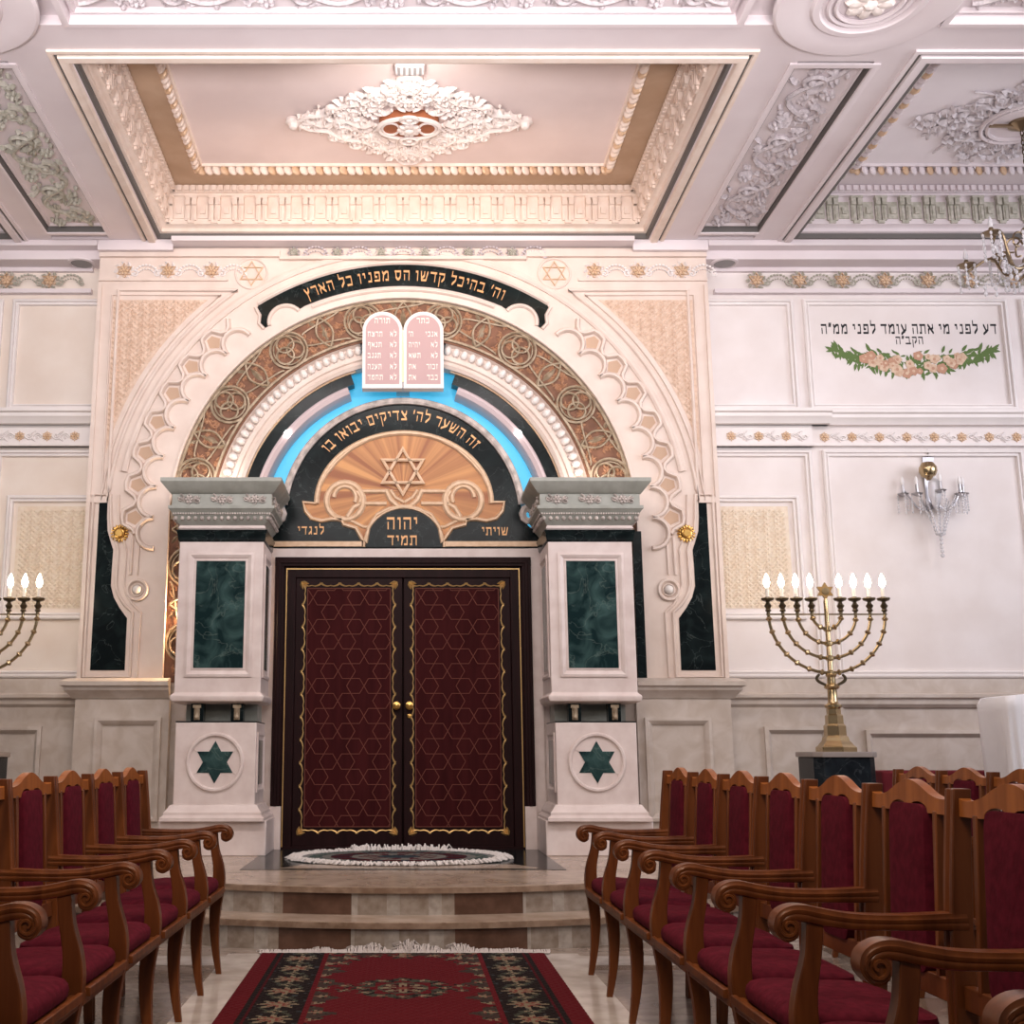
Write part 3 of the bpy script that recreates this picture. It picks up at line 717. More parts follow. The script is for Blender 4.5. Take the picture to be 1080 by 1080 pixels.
for s in (-1, 1):
    mb.pathmould([(s*x, z) for x, z in arc(1.06, 4.94, .155, -.25, 2.4, 14)], .02, .03)
    mb.pathmould([(s*x, z) for x, z in ((1.345, 5.08), (1.30, 5.0), (1.305, 4.92), (1.26, 4.87))], .018, .03)
pbuild(mb, 'band_moulding', 'stone')
for mb in hebrew(lambda: W(Ys-.012), 'וה׳ בהיכל קדשו הס מפניו כל הארץ', .095, arcc=(0, ZC, 2.215, PI/2-.01), depth=.008, nib=(.042, .092), sp=.16, squeeze=.87): pbuild(mb, 'lettering', 'letter')
# scalloped tracery
def pol(r, a, s=1): return (s*r*cos(a), ZC+r*sin(a))
sp_a = .126
angs = [-.06+sp_a*k for k in range(8)]
for s in (-1, 1):
    mb = W(); rec = W(); zig = []
    for k, a in enumerate(angs):
        cx, cz = pol(2.19, a)
        lobe = [(s*(cx+.135*cos(a+t)), cz+.135*sin(a+t)) for t in [-1.62+3.24*i/16 for i in range(17)]]
        mb.pathmould(lobe, .024, .046)
        if k < len(angs)-1:
            mid = a+sp_a/2
            zig += [pol(2.345, a), pol(2.365, a+sp_a*.14), pol(2.445, a+sp_a*.30), pol(2.455, mid), pol(2.445, a+sp_a*.70), pol(2.365, a+sp_a*.86)]
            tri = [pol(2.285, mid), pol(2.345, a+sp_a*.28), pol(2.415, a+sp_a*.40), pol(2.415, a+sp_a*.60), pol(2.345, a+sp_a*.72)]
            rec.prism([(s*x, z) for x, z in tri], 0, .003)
    mb.pathmould([(s*x, z) for x, z in zig+[pol(2.345, angs[-1]), pol(2.365, angs[-1]+sp_a*.14), pol(2.43, angs[-1]+sp_a*.30)]], .024, .048)
    # the tail: a hanging bar that ends in a rolled boss
    mb.pathmould([(s*2.36, 2.95), (s*2.365, 2.62)], .016, .025); mb.pathmould([(s*2.30, 2.92), (s*2.305, 2.62)], .010, .018)
    mb.pathmould([(s*x, z) for x, z in arc(2.30, 2.49, .085, 0, 2*PI, 24)[:-1]], .018, .03, closed=True)
    mb.pathmould([(s*x, z) for x, z in arc(2.30, 2.49, .05, 0, 2*PI, 20)[:-1]], .010, .02, closed=True)
    n0 = len(mb.v); mb.v += rec.v; mb.f += [[i+n0 for i in f] for f in rec.f]; mb.m += [1]*len(rec.f); pbuild(mb, 'scallop_tracery', ['stone', 'tanrec'])
for s in (-1, 1):
    mb = W(); mb.ell((s*2.30, 2.49, .02), .04, .04, .035, 12, 8); pbuild(mb, 'boss', 'tabletrim')
    mb = W(); x, z = s*2.475, 2.985
    mb.lathe([(.01, .05), (.03, .05), (.035, .04), (.045, .035), (.05, .0)], (x, z, 0), 20)
    for k in range(16): a = 2*PI*k/16; mb.ell((x+.062*cos(a), z+.062*sin(a), .012), .022, .013, .018, 6, 4, rot=a)
    pbuild(mb, 'gold_rosette', 'gold')
# corner stars in discs, spandrel frames and woven spandrels
for s in (-1, 1):
    x, z = s*1.385, 5.405
    mb = W(); mb.pathmould([(x+a, z+b) for a, b in arc(0, 0, .145, 0, 2*PI, 32)[:-1]], .012, .018, closed=True); pbuild(mb, 'star_disc', 'stone')
    mb = W(); star_lines(mb, x, z, .115, .011, .02, w=.004); pbuild(mb, 'star', 'goldtrim')
def offs_arc(R, xa, za):
    """spandrel outline: corner at (xa, za) top outside, hypotenuse of radius R about the arch centre"""
    xi = math.sqrt(max(R*R-(za-ZC)**2, .01)); a0 = math.atan2(za-ZC, xi); a1 = math.acos(min(1, xa/R))
    return [(xa, za)]+[(R*cos(a0+(a1-a0)*i/24), ZC+R*sin(a0+(a1-a0)*i/24)) for i in range(25)]
for s in (-1, 1):
    for (R, xa, za, r, h) in ((2.60, 2.72, 5.24, .018, .026), (2.655, 2.675, 5.195, .010, .02)):
        q = [(s*x, z) for x, z in offs_arc(R, min(xa, R-.005), za)]
        mb = W(); mb.pathmould(q, r, h, closed=True); pbuild(mb, 'spandrel_moulding', 'stone')
    q = offs_arc(2.70, 2.635, 5.15)
    mb = W(); mb.prism([(s*x, z) for x, z in q], 0, .004); pbuild(mb, 'spandrel_ground', 'tan')
    mb = W(); weave(mb, [(s*x, z) for x, z in q], .048, .014, .004); pbuild(mb, 'spandrel_weave', 'tan')
    # side frame line between spandrel and marble inlay
    mb = W(); mb.box(min(s*2.60, s*2.78), max(s*2.60, s*2.78), 3.26, 3.31, 0, .018); mb.box(min(s*2.745, s*2.78), max(s*2.745, s*2.78), 1.72, 5.30, 0, .02); pbuild(mb, 'edge_fillet', 'stone')
# marble inlays with the swelling outline
E_ = [(105, 529), (113.5, 529), (113, 545), (113.5, 560), (117, 572), (119.5, 580), (118, 600), (117, 618), (120, 630), (126, 641), (134, 652), (131.5, 707), (95, 707)]
mi_ = [A(x, y, Ys) for x, y in E_]
M2_ = [(99, 522), (117, 522), (117, 545), (118, 560), (122, 570), (125, 580), (123.5, 600), (122.5, 617), (125, 627), (131, 637), (140, 646), (137, 714), (88, 714)]
mo_ = [A(x, y, Ys) for x, y in M2_]
for s in (-1, 1):
    k = -s
    mb = W(); mb.prism([(k*x, z) for x, z in mi_], 0, .004); pbuild(mb, 'marble_inlay', 'black')
    mb = W(); mb.pathmould([(k*x, z) for x, z in mo_], .016, .024, closed=True)
    mb.pathmould([(k*(x+(.07 if 0 < i < 11 else (.06 if i == 11 else 0))), z) for i, (x, z) in enumerate(mo_)][1:12], .012, .02); pbuild(mb, 'inlay_moulding', 'stone')
# top fascia
mb = W(); mb.box(-XO, -1.13, 5.56, 5.62, 0, .04); mb.box(1.13, XO, 5.56, 5.62, 0, .04); mb.box(-XO, -1.6, 5.33, 5.355, 0, .025); mb.box(1.6, XO, 5.33, 5.355, 0, .025)
mb.box(-1.13, 1.13, 5.53, 5.56, 0, .05); pbuild(mb, 'top_fascia', 'stone')
# lower wainscot of the portal with its ledge
for s in (-1, 1):
    a, b = sorted((s*1.45, s*2.05)); mb = W(); mb.box(a, b, .0, 1.72, -.2, -.065); pbuild(mb, 'rear_wall', 'wains')
for s in (-1, 1):
    x0, x1 = sorted((s*1.98, s*2.78))
    mb = W(); mb.box(x0, x1, .0, 1.60, -.25, .02)
    pr = [(0, 1.73), (.06, 1.73), (.12, 1.70), (.12, 1.665), (.09, 1.655), (.09, 1.63), (.05, 1.59), (.03, 1.56), (0, 1.56)]
    mb.loft([[(s*1.98, z, w) for w, z in pr], [(s*(2.78+max(0, w)), z, w) for w, z in pr]], cap0=True, cap1=True); pbuild(mb, 'wainscot', 'wains')
    mb = W(); a, b = sorted((s*2.04, s*2.60)); mb.frame(a, b, .55, 1.40, [(0, .02), (0, .055), (.025, .06), (.05, .045), (.065, .02)]); pbuild(mb, 'wainscot_moulding', 'wains')

# --- terracotta band with tracery
Yb = Ys+.05
band_ = bpy.data.objects.new('tracery_band', None); COL.objects.link(band_); band_.parent = portal
mb = MB(WALL(Yb)); mb.arcsweep([(1.68, 0), (2.06, 0), (2.06, -.05), (1.68, -.05)], 0, PI, 96, (0, ZC))
for s in (-1, 1): mb.box(min(s*1.68, s*2.06), max(s*1.68, s*2.06), 1.70, ZC, -.05, 0)
pbuild(mb, 'terracotta_ground', 'terra', band_)
tr = MB(WALL(Yb)); lf = MB(WALL(Yb)); rnd = random.Random(11)
RM = 1.875
def ringline(cx, cz, r, t, w=.012, n=24): tr.tube([(cx+r*cos(2*PI*k/n), cz+r*sin(2*PI*k/n), w) for k in range(n)], t, 5, closed=True, up=(0, 0, 1))
centres = [(RM*cos(a), ZC+RM*sin(a), a) for a in [PI/2+(k-3.5)*.39 for k in range(8)]]
centres += [(s*RM, 2.70-.66*k, PI/2) for s in (-1, 1) for k in range(2)]
for cx, cz, a in centres:
    ringline(cx, cz, .168, .013); ringline(cx, cz, .138, .008)
    for k in range(3):
        t = a+2*PI*k/3; ringline(cx+.062*cos(t), cz+.062*sin(t), .078, .011, .018, 18)
mids = [(RM*cos(a), ZC+RM*sin(a), a) for a in [PI/2+(k-3)*.39 for k in range(7)]]+[(s*RM, 3.03-.66*k, 0 if s > 0 else PI) for s in (-1, 1) for k in range(2)]
for cx, cz, a in mids:
    d = (cos(a), sin(a)); e = (-sin(a), cos(a))
    P = lambda u, v: (cx+d[0]*u+e[0]*v, cz+d[1]*u+e[1]*v, .014)
    for q in (-1, 1):
        tr.tube([P(-.15+.3*k/10, q*.075*sin(PI*k/10)) for k in range(11)], .011, 5, up=(0, 0, 1))
        tr.tube([P(q*(.05+.10*k/8), .20*cos(PI*k/8)) for k in range(9)], .009, 5, up=(0, 0, 1))
    leaf(tr, *P(-.09, 0)[:2], .18, .06, a, .02); 
    for q in (-1, 1):
        for p in (-1, 1): leaf(tr, *P(q*.10, p*.05)[:2], .09, .04, a+p*.9+(0 if q > 0 else PI), .015)
for k in range(560):
    if rnd.random() < .72: a = rnd.uniform(0, PI); r = rnd.uniform(1.73, 2.03); cx, cz = r*cos(a), ZC+r*sin(a)
    else: cx, cz = rnd.choice((-1, 1))*rnd.uniform(1.74, 2.02), rnd.uniform(1.75, ZC)
    t0 = rnd.uniform(0, 6.3)
    for j in range(3): leaf(lf, cx, cz, rnd.uniform(.04, .062), .026, t0+(j-1)*.9, .012)
tr.arcsweep([(2.02, 0), (2.02, .02), (2.045, .02), (2.045, 0)], 0, PI, 96, (0, ZC)); tr.arcsweep([(1.70, 0), (1.70, .02), (1.72, .02), (1.72, 0)], 0, PI, 96, (0, ZC))
pbuild(tr, 'interlace', 'tracery', band_); pbuild(lf, 'vine_leaf_relief', 'terraleaf', band_)
# --- pearl moulding, marble ring, cove, blue lit background
gap = .30                                     # half opening (angle) at the crown for the tablets
mb = W(Ys+.12)
pr = [(1.46, -.1), (1.46, .03), (1.49, .05), (1.52, .04), (1.53, .06), (1.57, .06), (1.58, .03), (1.66, .02), (1.68, .06), (1.70, .05), (1.70, -.1)]
for s in (-1, 1):
    mb = W(Ys+.12); mb.arcsweep(pr, PI/2+s*.235, PI/2+s*(PI/2+.02), 64, (0, ZC)); pm = pbuild(mb, 'pearl_moulding', 'stone')
    mb = W(Ys+.12)
    for k in range(28):
        a = PI/2+s*(.255+k*.0475); r = 1.62
        mb.ell((r*cos(a), ZC+r*sin(a), .045), .046, .034, .042, 10, 6, rot=a)
    pbuild(mb, 'pearl_row', 'tabletrim', pm)
for s in (-1, 1):
    mb = W(Ys+.17); gl = W(Ys+.17)
    mb.arcsweep([(1.35, -.1), (1.35, .03), (1.455, .03), (1.455, -.1)], PI/2+s*.335, PI/2+s*(PI/2+.02), 64, (0, ZC))
    gl.arcsweep([(1.448, .03), (1.448, .045), (1.465, .045), (1.465, .03)], PI/2+s*.30, PI/2+s*(PI/2+.02), 64, (0, ZC))
    mr = pbuild(mb, 'marble_ring', 'black'); pbuild(gl, 'gilt_edge', 'goldtrim', mr)
for s in (-1, 1):
    mb = W(Ys+.17); mb.arcsweep([(1.352, .02), (1.32, .028), (1.285, .01), (1.268, -.04), (1.265, -.18), (1.352, -.18)], PI/2+s*.385, PI/2+s*(PI/2+.02), 64, (0, ZC)); pbuild(mb, 'pink_cove', 'pink')
mb = W(Ys+.35)
mb.prism([(1.40*cos(PI*i/48), ZC+1.40*sin(PI*i/48)) for i in range(49)], -.05, 0)
mb.prism([(-.56, 4.2), (.56, 4.2), (.56, 4.62), (-.56, 4.62)], -.04, .01)
pbuild(mb, 'blue_backdrop', 'blue')
for s in (-1, 1):
    mb = W(Ys+.17); q = [(s*x, z) for x, z in ((.43, 4.62), (.46, 4.45), (.53, 4.40), (.53, 4.30), (.50, 4.28), (.50, 4.62))]
    x0, z0 = A(425+s*121, 459, Ys+.2)
    m2 = W(Ys+.17); m2.ell((x0, z0, .03), .032, .032, .03, 12, 8); pbuild(m2, 'cove_lamp', 'led')  # glowing bead stands in for a hot spot reflected in the cove
# --- dark marble slip beside the pillar on one side
mb = W(Ys); mb.box(2.0, 2.075, 1.73, 3.0, -.05, .04); pbuild(mb, 'marble_slip', 'black')

# ================================================================== ARK (doors and carved tympanum)
Yd = 10.20
ark = thing('torah_ark', 'ark with dark star-lattice double doors under a marble tympanum with sunburst', 'torah ark', (0, Yd, .32))
def abuild(mb, name, mat, parent=None, **k): return pbuild(mb, name, mat, parent or ark, **k)
D = lambda Y=Yd: MB(WALL(Y))
# jamb stone
mb = D(); 
for s in (-1, 1): a, b = sorted((s*1.12, s*1.44)); mb.box(a, b, .32, 2.9, -.15, .0); a, b = sorted((s*1.10, s*1.20)); mb.box(a, b, .32, 2.86, 0, .02)
for s in (-1, 1): a, b = sorted((s*1.02, s*1.115)); mb.box(a, b, .32, .67, .0, .06)
mb.box(-1.2, 1.2, 2.778, 2.858, -.1, .023); abuild(mb, 'stone_jamb', 'stone2')
# tympanum slab
q = [(-1.30, 2.865), (1.30, 2.865), (1.30, 3.02), (1.12, 3.04), (1.05, 3.12), (1.035, 3.25)]+[(1.03*cos(a), ZC+.06+1.03*sin(a)) for a in [PI*(.03+.94*i/48) for i in range(49)]]+[(-1.035, 3.25), (-1.05, 3.12), (-1.12, 3.04), (-1.30, 3.02)]
mb = D(); mb.prism(q, -.25, .02); abuild(mb, 'tympanum', 'black')
mb = D(); mb.arcsweep([(1.02, .02), (1.02, .05), (1.04, .06), (1.07, .05), (1.085, .02), (1.085, -.2), (1.02, -.2)], PI*.03, PI*.97, 64, (0, ZC+.03))
for s in (-1, 1):
    mb.tube([(s*(1.10+.05*cos(t)), 3.16+.06*sin(t), .03) for t in [2*PI*k/10*1.2 for k in range(11)]], [.045-.002*k for k in range(11)], 6, up=(0, 0, 1))
abuild(mb, 'arch_rim', 'rim')
C_ = lambda x, y: A(290+x/3.857, 390+y/3.857, Yd-.02)
sun = [(165, 545), (172, 500), (205, 430), (250, 375), (310, 322), (380, 285), (450, 265), (525, 258), (600, 265), (670, 285), (740, 322), (800, 375), (845, 430), (878, 500), (885, 540), (932, 540), (925, 575), (900, 605), (860, 615), (820, 608), (780, 610), (775, 630), (720, 645), (690, 690), (680, 705), (668, 640), (635, 590), (580, 565), (525, 558), (465, 565), (415, 590), (382, 640), (370, 705), (355, 690), (330, 645), (280, 630), (270, 610), (230, 608), (190, 615), (150, 605), (125, 575), (115, 540)]
sp = [C_(*p) for p in sun]
mb = D(Yd-.02); mb.prism(sp, 0, .006); abuild(mb, 'sunburst_panel', 'sun')
rimp = [C_(*p) for p in sun[1:14]]
mb = D(Yd-.02); mb.pathmould([C_(*p) for p in sun], .020, .03, closed=True)
dense = [C_(525+355*cos(t), 545-287*sin(t)) for t in [PI*i/40 for i in range(41)]]
mb.pathmould(dense, .026, .034)
for s in (-1, 1):                             # ribbon of rings and bars either side of the star
    m = lambda x, y: C_(525+s*(x-525), y)
    mb.pathmould([m(285+75*cos(t), 535+75*sin(t)) for t in [2*PI*k/24 for k in range(24)]], .030, .03, closed=True)
    mb.pathmould([m(285+45*cos(t), 520+45*sin(t)) for t in [PI*1.0+PI*1.15*k/14 for k in range(15)]], .022, .026)
    for y in (495, 545): mb.pathmould([m(345, y), m(455, y)], .022, .026)
    mb.pathmould([m(335, 495), m(350, 520), m(345, 545)], .022, .026)
    mb.pathmould([m(452, 490), m(470, 530), m(500, 556), m(525, 560)], .026, .028)
    mb.pathmould([m(470, 490), m(490, 520), m(525, 540)], .018, .024)
    mb.pathmould([m(295, 600), m(320, 560), m(345, 548)], .024, .026)
    mb.pathmould([m(382, 640), m(360, 640), m(330, 625), m(300, 610)], .018, .02)
abuild(mb, 'sunburst_frame', 'goldtrim')
mb = D(Yd-.03); cx, cz = C_(520, 417); 
for tri in star_points(cx, cz, .205): mb.tube([(a, b, .02) for a, b in tri], .034, 4, closed=True, up=(0, 0, 1), flat=.6); mb.tube([(a, b, .036) for a, b in tri], .008, 4, closed=True, up=(0, 0, 1))
abuild(mb, 'star', 'goldtrim')
mb = D(Yd-.02); x0, z0 = C_(525, 722)
mb.prism([(x0+.335*cos(t), z0+.335*sin(t)*1.02) for t in [PI*i/32 for i in range(33)]], 0, .014); abuild(mb, 'inscription_lunette', 'black')
mb = D(Yd-.02); mb.pathmould([(x0+.35*cos(t), z0+.35*sin(t)) for t in [PI*i/32 for i in range(33)]], .015, .028)
for s in (-1, 1): a, b = sorted((s*.36, s*1.22)); mb.box(a, b, z0+.005, z0+.05, 0, .018)
abuild(mb, 'gold_fillet', 'goldtrim')
for txt, sz, c, Yt in (('יהוה', .105, (0, C_(525, 650)[1]), Yd-.035), ('תמיד', .085, (0, C_(525, 715)[1]), Yd-.035), ('שויתי', .070, C_(898, 673), Yd-.021), ('לנגדי', .070, C_(148, 670), Yd-.021)):
    mb = D(Yt); hebrew(mb, txt, sz, c, depth=.006); abuild(mb, 'lettering', 'letter')
for mb in hebrew(lambda: D(Yd-.021), 'זה השער לה׳ צדיקים יבואו בו', .088, arcc=(0, ZC+.03, .872, PI/2+.02), depth=.008, nib=(.042, .092), sp=.14, squeeze=.90): abuild(mb, 'lettering', 'letter')
# door frame
mb = D()
mb.box(-1.112, 1.112, 2.695, 2.777, -.1, .062); mb.box(-1.03, 1.03, 2.60, 2.70, -.1, .028)
for s in (-1, 1):
    a, b = sorted((s*1.03, s*1.11)); mb.box(a, b, .67, 2.775, -.1, .06); a, b = sorted((s*.93, s*1.035)); mb.box(a, b, .32, 2.66, -.1, .03)
    a, b = sorted((s*1.055, s*1.085)); mb.box(a, b, .67, 2.75, .06, .072)
mb.box(-1.083, 1.083, 2.72, 2.748, .06, .0735); bevel(abuild(mb, 'door_frame', 'door'), .006)
mb = D(); mb.box(-1.01, 1.01, 2.672, 2.681, .03, .037)
for s in (-1, 1): a, b = sorted((s*1.005, s*1.013)); mb.box(a, b, .34, 2.682, .03, .036)
abuild(mb, 'gilt_line', 'doorgold')
def clip_seg(p, q, x0, x1, z0, z1):
    t0, t1 = 0.0, 1.0; dx, dz = q[0]-p[0], q[1]-p[1]
    for a, b in ((-dx, p[0]-x0), (dx, x1-p[0]), (-dz, p[1]-z0), (dz, z1-p[1])):
        if abs(a) < 1e-9:
            if b < 0: return None
        else:
            t = b/a
            if a < 0: t0 = max(t0, t)
            else: t1 = min(t1, t)
    if t1-t0 < 1e-4: return None
    return (p[0]+dx*t0, p[1]+dz*t0), (p[0]+dx*t1, p[1]+dz*t1)
def door_leaf(s):
    x0, x1 = sorted((s*.006, s*.93)); cx = (x0+x1)/2
    mb = D(); mb.box(x0, x1, .34, 2.64, -.06, .012); leaf_ = bevel(abuild(mb, 'door', 'door'), .005)
    p0, p1, q0, q1 = cx-.362, cx+.362, .50, 2.51
    mb = D(); mb.box(p0, p1, q0, q1, .012, .016); abuild(mb, 'door_panel', 'doorpan', leaf_)
    mb = D(); a = .0745; h = a*math.sqrt(3)*.98; rows = int((q1-q0)/h)+3; seen = set()
    for r in range(-1, rows):
        for c in range(-2, 9):
            hx = p0+.05+c*2*a+(a if r % 2 else 0); hz = q0+.03+r*h
            col = (c*1 + (r//2)*0 + (2 if r % 2 else 0) + r//2*0) % 3
            col = (c - (r//2) + (1 if r % 2 else 0)*2 + (r//2)) % 3 if False else (c+(r % 2)*2 + (r//2)*0) % 3
            V = [(hx+a*cos(PI/3*k), hz+a*sin(PI/3*k)*.98) for k in range(6)]
            if col == 0: continue
            for k in range(6):
                p, q = V[k], V[(k+1) % 6]; key = tuple(sorted(((round(p[0], 3), round(p[1], 3)), (round(q[0], 3), round(q[1], 3)))))
                if key in seen: continue
                seen.add(key); sg = clip_seg(p, q, p0, p1, q0, q1)
                if sg: mb.tube([(sg[0][0], sg[0][1], .018), (sg[1][0], sg[1][1], .018)], .0042, 4, up=(0, 0, 1))
    for u0, u1, v0, v1 in ((p0, p0+.006, q0, q1), (p1-.006, p1, q0, q1), (p0, p1, q0, q0+.006), (p0, p1, q1-.006, q1)): mb.box(u0, u1, v0, v1, .016, .022)
    abuild(mb, 'star_lattice', 'lattice', leaf_)
    # gilded scallop border
    mb = D(); b0, b1, c0, c1 = cx-.405, cx+.405, .45, 2.555
    def run(pa, pb, n):
        ux, uz = (pb[0]-pa[0])/n, (pb[1]-pa[1])/n; L = math.hypot(ux, uz); nx, nz = uz/L, -ux/L
        for i in range(n):
            o = (pa[0]+ux*i, pa[1]+uz*i)
            pts = []; rs = []
            for k in range(13):
                t = k/12; d = .030*(abs(sin(PI*t))**.6)-.018*math.exp(-((t-.5)/.12)**2)*.5
                pts.append((o[0]+ux*t+nx*d, o[1]+uz*t+nz*d, .014)); rs.append(.0045+.006*(1-sin(PI*t)))
            mb.tube(pts, rs, 5, up=(0, 0, 1))
    run((b0, c0), (b0, c1), 11); run((b0, c1), (b1, c1), 5); run((b1, c1), (b1, c0), 11); run((b1, c0), (b0, c0), 5)
    for x, z, an in ((b0, c0, PI/4), (b1, c0, 3*PI/4), (b1, c1, -3*PI/4), (b0, c1, -PI/4)):
        for q in (-.5, 0, .5): leaf(mb, x-.02*cos(an), z-.02*sin(an), .075, .03, an+q, .012, w=.014)
    abuild(mb, 'gilded_border', 'doorgold', leaf_)
    kx, kz = s*.055, 1.50
    mb = D(); mb.lathe([(.026, 0), (.026, .008), (.012, .012), (.012, .035), (.03, .045), (.036, .06), (.032, .075), (.015, .084), (.004, .086)], (kx, kz, .012), 20); abuild(mb, 'knob', 'gold', leaf_)
    if s > 0:
        mb = D(); mb.lathe([(.018, 0), (.018, .012), (.01, .016), (.003, .016)], (kx, kz-.085, .012), 16); mb.box(kx-.004, kx+.004, kz-.10, kz-.075, .026, .034); abuild(mb, 'lock', 'gold', leaf_)
    return leaf_
door_leaf(-1); door_leaf(1)
mb = D(); mb.box(-1.0, 1.0, .32, .345, -.05, .05); abuild(mb, 'threshold', 'door')
mb = D(); mb.box(-1.3, 1.3, .32, 2.8, -.3, -.1); abuild(mb, 'inner_back', 'door')

# --- tablets above the ark
xl, zt = A(382.8, 330, 10.08); xr_, zb = A(469, 410.5, 10.08)
tab = thing('stone_tablets', 'pair of round-topped pink tablets with white Hebrew lines, above the ark', 'tablets', (0, 10.08, zb))
hw = (xr_-xl)/4
mb = MB(WALL(10.08)); 
for s in (-1, 1):
    c = s*hw*1.0
    for (o, w1) in ((0, .03),):
        q = [(c-hw+.004, zb), (c+hw-.004, zb)]+[(c+(hw-.004)*cos(t), zt-hw+hw*sin(t)) for t in [PI*i/20 for i in range(21)]]
        mb.prism(q, -.08, w1)
pbuild(mb, 'tablet_slab', 'tabletrim', tab)
mb = MB(WALL(10.08)); e = .032
for s in (-1, 1):
    c = s*hw
    mb.prism([(c-hw+e, zb+e*1.2), (c+hw-e, zb+e*1.2)]+[(c+(hw-e)*cos(t), zt-hw+(hw-e)*sin(t)) for t in [PI*i/20 for i in range(21)]], .025, .032)
pbuild(mb, 'tablet_face', 'tablet', tab)
TW = lambda: MB(WALL(10.08-.032))
H_ = zt-zb
rows = [.69, .55, .41, .265, .125]
Lt = ['לא תרצח', 'לא תנאף', 'לא תגנב', 'לא תענה', 'לא תחמד']; Rt = ['אנכי ה׳', 'לא יהיה', 'לא תשא', 'זכור את', 'כבד את']
def justified(words_, cx, z, size, half):
    a, b = words_.split(' ')
    wa = text_width(a, size)*.86; wb = text_width(b, size)*.86
    for t_, x_ in ((a, cx+half-wa/2), (b, cx-half+wb/2)):
        mb = TW(); hebrew(mb, t_, size, (x_, z), depth=.004, squeeze=.86); pbuild(mb, 'lettering', 'tabletext', tab)
for r, a, b in zip(rows, Lt, Rt):
    justified(a, -hw, zb+H_*(r-.02), .046, hw-.05); justified(b, hw, zb+H_*(r-.02), .046, hw-.05)
for t_, x_ in (('תורה', -hw), ('כתר', hw)):
    mb = TW(); hebrew(mb, t_, .048, (x_, zb+H_*.845), depth=.004); pbuild(mb, 'lettering', 'tabletext', tab)
mb = MB(WALL(10.08)); mb.box(-.005, .005, zb+.06, zt-.18, .03, .04); pbuild(mb, 'gold_rod', 'gold', tab)
mb = MB(WALL(10.16)); mb.box(-.06, .06, zb+.05, zb+.25, -.31, 0); pbuild(mb, 'bracket', 'tabletrim', tab)

